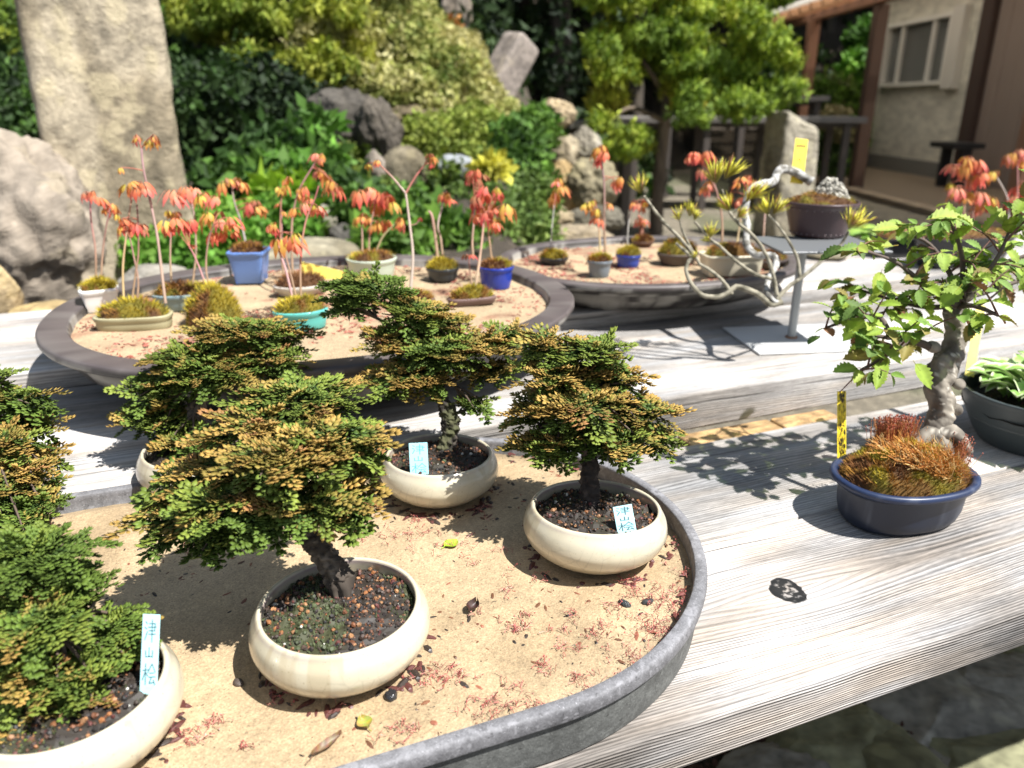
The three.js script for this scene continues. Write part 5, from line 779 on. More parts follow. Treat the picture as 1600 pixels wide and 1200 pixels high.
// ---------- foliage ----------
const clump = (seed, n, long = 1, spread = 0.9) => { const r = rng(seed), mb = new MB(); for (let k = 0; k < n; k++) { const d = V(r() - 0.5, (r() - 0.5) * 0.8, r() - 0.5).normalize(), o = V(r() - 0.5, r() - 0.5, r() - 0.5).multiplyScalar(spread), up = V(r() - 0.5, 1, r() - 0.5).normalize(), s = d.clone().cross(up).normalize(), L = (0.7 + r() * 0.5) * long, w = 0.24 * (0.8 + r() * 0.4), nn = s.clone().cross(d), c = [1, 1, 1].map(() => 1).map((v) => v * (0.75 + 0.5 * r())), i = mb.n, cc = [c[0], c[0], c[0]];
  mb.vert(o, cc); mb.vert(o.clone().addScaledVector(d, L * 0.45).addScaledVector(s, w).addScaledVector(nn, 0.06), cc); mb.vert(o.clone().addScaledVector(d, L * 0.5), cc); mb.vert(o.clone().addScaledVector(d, L * 0.45).addScaledVector(s, -w).addScaledVector(nn, 0.06), cc); mb.vert(o.clone().addScaledVector(d, L).addScaledVector(nn, -0.12), cc); for (const [a, b, e] of [[0, 1, 2], [0, 2, 3], [1, 4, 2], [2, 4, 3]]) mb.tri(i + a, i + b, i + e); } return mb.geo(); };
const CLUMP = [clump(1, 6), clump(2, 7), clump(3, 6)], MAPLECLUMP = [clump(11, 9, 1.0, 0.7), clump(12, 9, 1.1, 0.7)];
const foliageMat = new THREE.MeshPhysicalMaterial({ color: C(1, 1, 1), vertexColors: true, roughness: 0.65, transmission: 0.4, thickness: 0, side: THREE.DoubleSide, specularIntensity: 0.35 });
// blobs in metres: [centre, rx, ry, rz]
function foliage(name, parent, blobs, { n, size, cols, seed, geo = CLUMP, shell = 0.55, flat = 0 }) {
  const r = rng(seed), tot = blobs.reduce((s, b) => s + b[1] * b[3] + b[1] * b[2], 0), ms = [], c = new THREE.Color();
  const im = new THREE.InstancedMesh(geo[seed % geo.length], foliageMat, n); shade(im); let k = 0;
  for (const [o, rx, ry, rz] of blobs) {
    let m = Math.round(n * (rx * rz + rx * ry) / tot); m = Math.min(m, n - k);
    for (let q = 0; q < m; q++, k++) {
      const d = V(r() * 2 - 1, r() * 2 - 1, r() * 2 - 1); if (d.lengthSq() > 1) d.normalize().multiplyScalar(r()); const l = d.length(); d.multiplyScalar((shell + (1 - shell) * l) / (l || 1));
      const p = V(o.x + d.x * rx, o.y + d.y * ry, o.z + d.z * rz), s = size * (0.6 + 0.8 * r()), nz = fbm(p.x * 2.2 + seed, p.y * 2.2, p.z * 2.2, 3), a = clamp((nz - 0.3) * 2.2 + (r() - 0.5) * 0.6), x = a * (cols.length - 1), i0 = Math.min(cols.length - 2, Math.floor(x)), f = x - i0, b = 0.75 + r() * 0.5;
      im.setMatrixAt(k, M4(p, flat ? Q((r() - 0.5) * flat, r() * 6.28, (r() - 0.5) * flat) : Q(r() * 6.28, r() * 6.28, r() * 6.28), s));
      c.setRGB(lerp(cols[i0][0], cols[i0 + 1][0], f) * b, lerp(cols[i0][1], cols[i0 + 1][1], f) * b, lerp(cols[i0][2], cols[i0 + 1][2], f) * b); im.setColorAt(k, c);
    }
  }
  im.count = k; im.name = numbered(name); im.userData.kind = 'stuff'; parent.add(im); return im;
}
const px3 = (list, base) => list.map(([x, y, r, t, sq = 0.8]) => { const m = r * t / F; return [at(x, y, t).sub(base), m, m * sq, m]; });
const trunkMat = vcol(0.9);
function woody(parent, stems, cols = [[0.06, 0.045, 0.032], [0.16, 0.12, 0.085]]) {    // stems: [[points], r0, r1]
  const mb = new MB(); for (const [pts, r0, r1] of stems) { const q = curve(pts, 24); mb.tube(q, q.map((_, i) => lerp(r0, r1, i / 24)), 10, (v) => { const k = fbm(v.x * 30, v.y * 14, v.z * 30, 3); return cols[0].map((c, i) => lerp(c, cols[1][i], sstep(0.3, 0.7, k))); }, 0.3, 26, true, r0 * 100); }
  return part('trunk', mb.geo(), trunkMat, parent);
}
function plant(name, label, cat, blobsPx, opt, stems = true) {
  const [x, y, , t] = blobsPx[0], c = at(x, y, t), base = V(c.x, groundY(c.x, c.z) - 0.03, c.z), o = thing(name, label, cat, base, opt.group);
  const b = px3(blobsPx, base); foliage('crown', o, b, opt);
  if (stems) woody(o, b.map(([c2, rx]) => [[V((c2.x) * 0.12, -0.02, c2.z * 0.12), V(c2.x * 0.35, c2.y * 0.45, c2.z * 0.35), c2], opt.trunk || 0.03, 0.008]));
  return o;
}
const YG = [[0.06, 0.11, 0.016], [0.18, 0.26, 0.03], [0.36, 0.4, 0.05], [0.48, 0.47, 0.08]], MG = [[0.035, 0.08, 0.015], [0.1, 0.2, 0.03], [0.19, 0.34, 0.045]], DG = [[0.012, 0.025, 0.008], [0.025, 0.05, 0.013], [0.045, 0.085, 0.02]], AZ = [[0.09, 0.14, 0.025], [0.24, 0.28, 0.06], [0.44, 0.43, 0.14], [0.54, 0.5, 0.24]], BG = [[0.07, 0.17, 0.02], [0.14, 0.32, 0.035], [0.26, 0.46, 0.06]];
// left edge
plant('shrub', 'yellow-green leafy tree at the top left edge beyond the standing stone', 'tree', [[20, 60, 70, 4.2], [-60, 100, 90, 4.2], [50, 110, 40, 4.1], [-20, 20, 90, 4.5], [30, -60, 120, 4.6]], { n: 2600, size: 0.045, cols: YG, seed: 1 });
plant('hedge', 'dark green clipped hedge behind the big boulder at the left edge', 'hedge', [[10, 190, 70, 3.4], [-70, 200, 90, 3.4], [75, 205, 45, 3.4], [30, 140, 50, 3.5], [-40, 250, 90, 3.2]], { n: 3000, size: 0.035, cols: MG, seed: 2 }, false);
// maple at upper left
{
  const t = 4.3, c = at(320, 250, 4.6), base = V(c.x, groundY(c.x, c.z) - 0.05, c.z), o = thing('maple_tree', 'spreading yellow-green maple with dark trunks right of the tall standing stone', 'tree', base);
  const q = rng(616), list = [[310, -60, 110, 4.4], [450, -80, 130, 4.1], [580, -70, 100, 4.0]]; while (list.length < 60) { const x = 265 + q() * 310, y = -10 + q() * 150; if (y > 50 + (x - 265) * 0.34 || (x < 350 && y > 70)) continue; list.push([x, y, 18 + q() * 24, 3.7 + q() * 0.7]); }
  foliage('crown', o, px3(list.map((b) => [...b.slice(0, 4), 0.55]), base), { n: 5600, size: 0.036, cols: YG.slice(1), seed: 3, geo: MAPLECLUMP, shell: 0.2, flat: 1.0 });
  const L = (x, y, tt) => at(x, y, tt).sub(base); woody(o, [[[V(0, 0, 0), L(312, 130, 4.6), L(330, -40, 4.5)], 0.07, 0.045], [[L(345, 260, 4.7), L(340, 120, 4.6), L(390, -60, 4.4)], 0.05, 0.03], [[L(325, 90, 4.6), L(400, 60, 4.2), L(500, 80, 3.9)], 0.03, 0.01], [[L(325, 40, 4.6), L(290, 20, 4.4), L(270, 50, 4.3)], 0.02, 0.008], [[L(335, 0, 4.5), L(450, 0, 4.1), L(560, 50, 3.9)], 0.025, 0.008]], [[0.03, 0.022, 0.016], [0.09, 0.065, 0.045]]);
}
// big fresh leaves and ground plants on the bank
plant('leafy_shrub', 'broad bright green leaves in front of the dark shade left of the dark rocks', 'shrub', [[420, 250, 60, 2.9], [480, 215, 44, 3.0], [370, 280, 40, 2.8], [500, 265, 44, 2.9], [440, 290, 60, 2.7], [330, 300, 34, 2.7]], { n: 620, size: 0.062, cols: [MG[0], MG[1], BG[0], BG[1], BG[2]], seed: 5, shell: 0.3 }, false);
plant('leafy_shrub', 'low bright green ground plants with yellow flowers behind the left half of the maple tray', 'ground plant', [[220, 385, 70, 2.15], [300, 375, 60, 2.2], [370, 380, 60, 2.2], [180, 400, 40, 2.1], [440, 350, 60, 2.4], [270, 410, 70, 2.05], [340, 345, 50, 2.4]], { n: 2200, size: 0.03, cols: BG, seed: 6, shell: 0.3 }, false);
plant('leafy_shrub', 'yellow-green fern clump behind the light blue pot', 'fern', [[440, 300, 40, 2.6, 0.4], [460, 345, 44, 2.5, 0.5]], { n: 260, size: 0.06, cols: [[0.2, 0.36, 0.03], [0.4, 0.55, 0.05]], seed: 7, shell: 0.2 }, false);
plant('leafy_shrub', 'deep green leafy plants behind the pale green pot and the forked stem', 'shrub', [[560, 340, 70, 2.6], [640, 350, 70, 2.6], [700, 380, 70, 2.5], [610, 390, 60, 2.4], [540, 300, 40, 2.7]], { n: 900, size: 0.05, cols: MG, seed: 8, shell: 0.3 }, false);
plant('leafy_shrub', 'fine green grassy plants between the two brown trays', 'ground plant', [[790, 350, 70, 2.8], [830, 310, 50, 3.1], [760, 380, 60, 2.6], [840, 380, 50, 2.7], [740, 320, 50, 2.9]], { n: 1700, size: 0.03, cols: [[0.08, 0.14, 0.03], [0.17, 0.26, 0.05], [0.3, 0.36, 0.1]], seed: 9, shell: 0.3 }, false);
plant('leafy_shrub', 'dark green leaves with bright tips left of the ochre rocks', 'shrub', [[800, 230, 56, 3.6], [820, 270, 50, 3.4], [770, 220, 44, 3.7], [840, 200, 40, 3.8], [780, 270, 44, 3.4]], { n: 900, size: 0.05, cols: MG, seed: 10, shell: 0.3 }, false);
plant('leafy_shrub', 'yellow fern frond above the orange seedlings by the blue-grey stone', 'fern', [[770, 262, 26, 2.9, 0.4]], { n: 60, size: 0.05, cols: [[0.5, 0.48, 0.05], [0.6, 0.56, 0.08]], seed: 11, shell: 0.1 }, false);
plant('leafy_shrub', 'green weeds between the round boulder and the flowering shrub', 'ground plant', [[700, 225, 60, 3.3], [660, 220, 50, 3.4], [740, 200, 50, 3.6], [560, 255, 40, 3.2], [690, 290, 50, 3.0], [600, 310, 46, 2.9]], { n: 1500, size: 0.035, cols: [[0.08, 0.14, 0.02], [0.2, 0.27, 0.035], [0.33, 0.38, 0.07]], seed: 12, shell: 0.3 }, false);
plant('flowering_shrub', 'pale yellow-green flowering shrub covering the top of the bank in the middle', 'shrub', [[600, 100, 110, 4.2], [520, 80, 80, 4.2], [680, 130, 90, 4.2], [560, 150, 80, 4.0], [640, 170, 80, 3.9], [730, 160, 60, 4.2], [470, 60, 60, 4.3], [620, 50, 80, 4.5], [700, 90, 60, 4.4], [770, 190, 50, 4.1]], { n: 9000, size: 0.032, cols: AZ, seed: 13, shell: 0.75, trunk: 0.02 });
plant('flowering_shrub', 'orange-leaved shrub peeping over the pale flowering shrub', 'shrub', [[600, 18, 56, 4.8, 0.5], [680, 44, 40, 4.7, 0.5], [640, 24, 40, 4.9, 0.5], [560, 6, 40, 4.9, 0.5]], { n: 900, size: 0.035, cols: [[0.3, 0.12, 0.03], [0.5, 0.22, 0.05], [0.5, 0.34, 0.08]], seed: 14, trunk: 0.02 });
// green maple right of centre
{
  const c = at(1030, 260, 5.6), base = V(c.x, -0.02, c.z), o = thing('maple_tree', 'bright green maple in front of the plant tables right of centre', 'tree', base);
  const q = rng(515), list = []; while (list.length < 70) { const a = q() * 6.283, m = Math.sqrt(q()), x = 1072 + Math.cos(a) * m * 172, y = 70 + Math.sin(a) * m * 180; if (y > 205 - Math.max(0, x - 1010) * 0.25 && x > 1010) continue; if (y > 262) continue; list.push([x, y, 20 + q() * 26, 4.9 + q() * 0.7]); }
  for (const b of [[950, 232, 20, 5.1], [985, 238, 20, 5.2], [940, 190, 26, 5.1], [1232, 98, 22, 5.0], [1226, 128, 20, 5.0], [1190, 165, 22, 5.0], [1060, -60, 110, 5.4], [1150, -50, 90, 5.4]]) list.push(b);
  foliage('crown', o, px3(list.map((b) => [...b.slice(0, 4), 0.6]), base), { n: 7600, size: 0.038, cols: [[0.15, 0.24, 0.025], [0.32, 0.42, 0.04], [0.48, 0.52, 0.06], [0.56, 0.52, 0.09]], seed: 15, geo: MAPLECLUMP, shell: 0.25, flat: 1.3 });
  const L = (x, y, tt) => at(x, y, tt).sub(base); woody(o, [[[V(0, 0, 0), L(1040, 180, 5.5), L(1070, 40, 5.4), L(1090, -60, 5.4)], 0.05, 0.02], [[L(1045, 160, 5.5), L(1000, 90, 5.3), L(960, 60, 5.3)], 0.025, 0.008], [[L(1060, 100, 5.4), L(1140, 70, 5.2), L(1210, 90, 5.1)], 0.02, 0.006], [[L(1040, 190, 5.5), L(980, 170, 5.2), L(945, 200, 5.2)], 0.02, 0.006]]);
}
// woodland
{
  const r = rng(808), spots = [[-7.5, -8.5], [-5.2, -7.6], [-3.4, -9.2], [-1.6, -8.2], [-0.6, -10.4], [0.6, -9.6], [1.7, -11.2], [2.9, -12.6], [-2.6, -12], [-5.5, -12], [0.2, -13.5], [4.2, -14.5], [5.8, -15.5], [7.6, -15], [-9, -11], [-0.8, -16], [2.6, -16.5], [10, -15.5], [-4, -15.5], [-8, -16]];
  const where = ['far left end', 'left edge, behind the clipped hedge', 'left maple', 'left maple trunks', 'flowering shrub', 'slim standing stone', 'leaning stone slab', 'green maple'];
  spots.forEach(([x, z], i) => {
    const y = groundY(x, z) - 0.1, o = thing('forest_tree', i < 8 ? `tall dark forest tree in the shaded wood behind the ${where[i]}` : 'tall dark forest tree deep in the shaded wood on the slope', 'tree', V(x, y, z), i < 8 ? null : 'forest trees deep in the shaded wood');
    const h = 6 + r() * 3, rad = 0.09 + r() * 0.1, lean = (r() - 0.5) * 0.8;
    woody(o, [[[V(0, -0.2, 0), V(lean * 0.3, h * 0.4, 0), V(lean, h, (r() - 0.5) * 0.6)], rad, rad * 0.4]], [[0.03, 0.024, 0.018], [0.1, 0.08, 0.06]]);
    foliage('crown', o, [[V(lean, h * 0.7, 0), 1.9, 2.0, 1.9], [V(lean + 0.9, h * 0.55, 0.5), 1.4, 1.1, 1.4], [V(lean - 0.9, h * 0.5, -0.3), 1.4, 1.1, 1.4], [V(lean, h * 0.95, 0), 1.3, 1.3, 1.3]], { n: 2200, size: 0.22, cols: [DG[1], DG[2], MG[1], MG[2]], seed: 900 + i, shell: 0.5 });
  });
  const o = new THREE.Group(); o.name = 'undergrowth'; o.userData.kind = 'stuff'; o.userData.label = 'dark green undergrowth massed on the wooded slope behind the garden'; scene.add(o);
  const blobs = []; for (let k = 0; k < 150; k++) { const x = -10 + r() * 22, z = -7.2 - r() * 9 - (x > 1.2 ? 6 : 0); blobs.push([V(x, groundY(x, z) + 0.25, z), 0.6 + r() * 0.6, 0.35 + r() * 0.5, 0.6 + r() * 0.5]); }
  for (let k = 0; k < 26; k++) { const x = -3.4 + k * 0.13, z = -5.6 - r() * 1.6; blobs.push([V(x, groundY(x, z) + 0.2, z), 0.35, 0.3 + r() * 0.25, 0.35]); }
  const near = []; for (let k = 0; k < 60; k++) { const x = -2.7 + r() * 1.7, z = -3.5 - r() * 2.2; near.push([V(x, groundY(x, z) + 0.1 + r() * 0.15, z), 0.3, 0.25, 0.3]); }
  foliage('leaves', o, near, { n: 7000, size: 0.05, cols: [DG[0], DG[1], DG[2], MG[0], MG[1]], seed: 78, shell: 0.4 });
  foliage('leaves', o, blobs, { n: 19000, size: 0.12, cols: [...DG, MG[1]], seed: 77, shell: 0.5 });
}
plant('shrub', 'sunlit green bush seen between the brown post and the garden house', 'shrub', [[1352, 110, 40, 12.5], [1330, 170, 30, 12], [1365, 60, 40, 13], [1345, 210, 26, 11.8]], { n: 700, size: 0.14, cols: BG, seed: 55 });
plant('shrub', 'dark green bush behind the plant tables left of the brown post', 'shrub', [[1300, 220, 44, 10.5], [1290, 160, 50, 11.5], [1310, 260, 34, 10.2], [1260, 240, 30, 10.6]], { n: 900, size: 0.1, cols: [DG[2], MG[1], MG[2], [0.2, 0.22, 0.08]], seed: 56 });
plant('shrub', 'pale dry grassy clump between the two brown posts', 'shrub', [[1300, 185, 26, 9.5, 0.7], [1320, 205, 24, 9.4, 0.7]], { n: 260, size: 0.07, cols: [[0.26, 0.24, 0.1], [0.4, 0.34, 0.18]], seed: 57 }, false);

// ---------- plant tables in the yard ----------
const greyWood = new THREE.MeshStandardMaterial({ map: woodMaps(63, [], 512, 256, [0.5, 0.49, 0.48], 1.4, 0.34, 0.8).map, roughness: 0.9 }), darkWood = std(0.085, 0.07, 0.06, 0.9);
function table(label, x, y, z, L, W, yaw, legsU, steel) {
  const t = thing('plant_table', label, 'table', V(x, 0, z)); t.rotation.y = yaw;
  for (const s of [-1, 1]) { const b = part('board', box(L, 0.05, W / 2 - 0.006, 0.005), greyWood, t); b.position.set(0, y - 0.025, s * W / 4); }
  for (const u of legsU) for (const s of [-1, 1]) { const l = part('leg', box(0.06, y - 0.05, 0.06, 0.006), darkWood, t); l.position.set(u, (y - 0.05) / 2, s * (W / 2 - 0.07)); }
  const r = part('rail', box(L - 0.1, 0.04, 0.04, 0.004), darkWood, t); r.position.set(0, y - 0.071, W / 2 - 0.12);
  return t;
}
const tA = at(935, 190, 5.6), tB = at(1150, 184, 7.2), tC = at(1160, 152, 8.0);
table('short grey plant table with a pale sunlit top left of the green maple', tA.x, tA.y + 0.01, tA.z, 0.5, 0.5, 0.1, [-0.15, 0.18]);
table('long grey plant table with small pots behind the green maple', tB.x, tB.y + 0.01, tB.z, 2.2, 0.6, -0.05, [-0.95, -0.3, 0.3, 0.95]);
table('higher narrow shelf table behind the long plant table', tC.x, tC.y + 0.01, tC.z, 1.7, 0.3, -0.05, [-0.75, 0, 0.75]);
{
  const P2 = (label, x, y, t, w, h, col, leaf, top) => { const c = at(x, y, t), o = thing('small_pot', label, 'potted plant', V(c.x, top + 0.002, c.z)), m = t / F; part('pot', profileLathe([[0, 0], [w * 0.3 * m, 0], [w * 0.46 * m, h * 0.7 * m], [w * 0.5 * m, h * m], [w * 0.42 * m, h * m], [w * 0.4 * m, h * 0.8 * m], [0, h * 0.8 * m]], 24), std(...col, 0.5), o); if (leaf) foliage('crown', o, [[V(0, h * 1.3 * m, 0), w * 0.5 * m, h * 0.5 * m, w * 0.5 * m]], { n: 40, size: 0.04, cols: [leaf, leaf.map((v) => v * 1.5)], seed: Math.round(x), shell: 0.2 }); };
  P2('white shallow bowl on the higher shelf near the brown post', 1212, 152, 8.0, 30, 12, [0.6, 0.56, 0.48], null, tC.y + 0.01);
  P2('brown square-shouldered pot on the long plant table left of the standing stone', 1180, 184, 7.2, 40, 24, [0.07, 0.05, 0.04], [0.1, 0.14, 0.03], tB.y + 0.01);
  P2('pale pot with yellow flowers on the long plant table', 1108, 184, 7.2, 20, 12, [0.4, 0.42, 0.42], [0.4, 0.36, 0.04], tB.y + 0.01);
  P2('small turquoise pot on the long plant table', 1140, 184, 7.2, 18, 10, [0.2, 0.4, 0.38], [0.2, 0.08, 0.14], tB.y + 0.01);
  P2('grey pot with an orange plant on the higher shelf above the yellow flowers', 1060, 152, 8.0, 22, 12, [0.35, 0.34, 0.33], [0.5, 0.26, 0.06], tC.y + 0.01);
  P2('grey conical pot at the left end of the long plant table', 1078, 184, 7.2, 18, 14, [0.5, 0.48, 0.45], [0.12, 0.2, 0.04], tB.y + 0.01);
}

// ---------- garden house with a posted veranda ----------
{
  const t = thing('garden_house', 'cream-walled garden house with brown timber posts, eaves and a latticed window', 'house', V(3.85, 0, -9.6));
  const brown = std(0.3, 0.15, 0.09, 0.75), dkbrown = std(0.055, 0.032, 0.024, 0.8), cream = new THREE.MeshStandardMaterial({ color: C(0.92, 0.87, 0.73), roughness: 0.9, map: mottled(256, 61, (f) => gray(0.86 + (f(2, 4) - 0.5) * 0.3), 8) });
  const put = (name, w, h, d, x, y, z, m, parent = t) => { const b = part(name, box(w, h, d, 0.008), m, parent); b.position.set(x, y, z); return b; };
  put('post', 0.13, 1.95, 0.13, 0.02, 0.975, -1.25, brown); put('post', 0.13, 1.95, 0.13, 0.1, 0.975, 0.5, std(0.1, 0.055, 0.036, 0.75)); put('post', 0.13, 1.95, 0.13, 0.14, 0.975, 3.4, brown);
  put('eave_beam', 0.1, 0.09, 8.4, 0.05, 2.0, 1.2, brown);
  for (let k = 0; k < 22; k++) { const b = put('rafter', 2.6, 0.075, 0.075, 0.85, 2.25, -2.7 + k * 0.36, std(0.6, 0.32, 0.17, 0.75)); b.rotation.z = 0.19; }
  const roof = put('roof', 3.1, 0.05, 8.4, 1.0, 2.345, 1.1, new THREE.MeshPhysicalMaterial({ color: C(0.95, 0.93, 0.88), roughness: 0.7, transmission: 0.9, thickness: 0 })); roof.rotation.z = 0.19;
  put('ridge_beam', 0.1, 0.2, 8.2, 2.6, 2.62, 1.0, dkbrown);
  // wall: four pieces round the window opening
  const X = 1.62, z0 = -2.75, z1 = -0.1, wz0 = -2.42, wz1 = -0.72, wy0 = 1.2, wy1 = 1.98;
  put('wall', 0.12, wy0 - 0.25, z1 - z0, X, (wy0 + 0.25) / 2, (z0 + z1) / 2, cream); put('wall', 0.12, 2.9 - wy1, z1 - z0, X, (2.9 + wy1) / 2, (z0 + z1) / 2, cream); put('wall', 0.12, wy1 - wy0 - 0.002, wz0 - z0, X, (wy0 + wy1) / 2, (z0 + wz0) / 2, cream); put('wall', 0.12, wy1 - wy0 - 0.002, z1 - wz1, X, (wy0 + wy1) / 2, (z1 + wz1) / 2, cream);
  put('plinth', 0.16, 0.248, z1 - z0, X, 0.124, (z0 + z1) / 2, std(0.2, 0.19, 0.17, 0.9));
  put('end_wall', 3, 2.9, 0.12, X + 1.55, 1.45, z0 + 0.062, cream);
  put('wall_post', 0.2, 2.9, 0.24, X - 0.02, 1.45, z1 + 0.122, dkbrown);
  const wood = std(0.26, 0.2, 0.165, 0.85); for (let k = 0; k < 14; k++) put('wall_board', 0.1, 2.9, 0.246, X + (k % 2) * 0.004, 1.45, z1 + 0.37 + k * 0.25, wood);
  const win = put('window', 0.03, wy1 - wy0 - 0.01, wz1 - wz0 - 0.01, X + 0.02, (wy0 + wy1) / 2, (wz0 + wz1) / 2, std(0.03, 0.035, 0.035, 0.15)); win.userData.label = 'dark latticed window with pale frame';
  const frame = std(0.78, 0.75, 0.68, 0.5), at2 = (name, w, h, d, y, z, m, x = -0.1) => { const b = part(name, box(w, h, d, 0.004), m, win); b.position.set(x, y, z); };
  const hh = (wy1 - wy0) / 2, hz = (wz1 - wz0) / 2; at2('frame', 0.1, 0.05, 2 * hz + 0.1, hh, 0, frame); at2('frame', 0.16, 0.05, 2 * hz + 0.16, -hh, 0, frame); at2('frame', 0.1, 2 * hh - 0.06, 0.05, 0, -hz, frame); at2('frame', 0.1, 2 * hh - 0.06, 0.05, 0, hz, frame); at2('frame', 0.05, 2 * hh - 0.06, 0.06, 0, -0.42, frame); at2('frame', 0.05, 2 * hh - 0.06, 0.06, 0, 0.42, frame);
  { const sb = part('shutter_box', box(0.2, 2 * hh + 0.16, 0.26, 0.01), std(0.66, 0.62, 0.55, 0.6), win); sb.position.set(-0.08, 0, hz + 0.2); }
  const bars = []; for (let k = -26; k <= 26; k++) for (const s of [-1, 1]) { const z = k * 0.06, g = new THREE.BoxGeometry(0.006, 1.0, 0.012); g.rotateX(s * 0.5); g.translate(s * 0.004, 0, z); bars.push(g); }
  const kept = bars.map((g) => { g.computeBoundingBox(); return g; }); const lat = mergeGeometries(kept); const lp = lat.attributes.position; for (let i = 0; i < lp.count; i++) { lp.setY(i, clamp(lp.getY(i), -hh + 0.04, hh - 0.04)); lp.setZ(i, clamp(lp.getZ(i), -hz + 0.03, hz - 0.03)); } const L = part('lattice', lat, std(0.32, 0.32, 0.3, 0.6), win, 'stuff'); L.position.x = -0.06;
  put('veranda_floor', 3.0, 0.06, 6.5, 1.4, 0.03, 0.2, std(0.24, 0.18, 0.12, 0.9));
  const b = thing('low_bench', 'small black low table against the brown wall of the garden house', 'table', V(4.95, 0.06, -8.95)); part('top', box(0.35, 0.06, 0.5, 0.006), std(0.015, 0.015, 0.016, 0.6), b).position.y = 0.46; for (const s of [-0.18, 0.18]) part('leg', box(0.1, 0.43, 0.08, 0.006), std(0.015, 0.015, 0.016, 0.6), b).position.set(0, 0.215, s);
}
const LITTER = [1, 2, 3].map((k) => { const g = new THREE.PlaneGeometry(1.6, 0.7, 4, 1); g.rotateX(-Math.PI / 2); const p = g.attributes.position; for (let i = 0; i < p.count; i++) { const x = p.getX(i), e = 1 - Math.abs(x) / 0.85; p.setXYZ(i, x, 0.25 * x * x * (k - 1.5) + 0.1 * Math.abs(p.getZ(i)) * k, p.getZ(i) * e); } return g; });
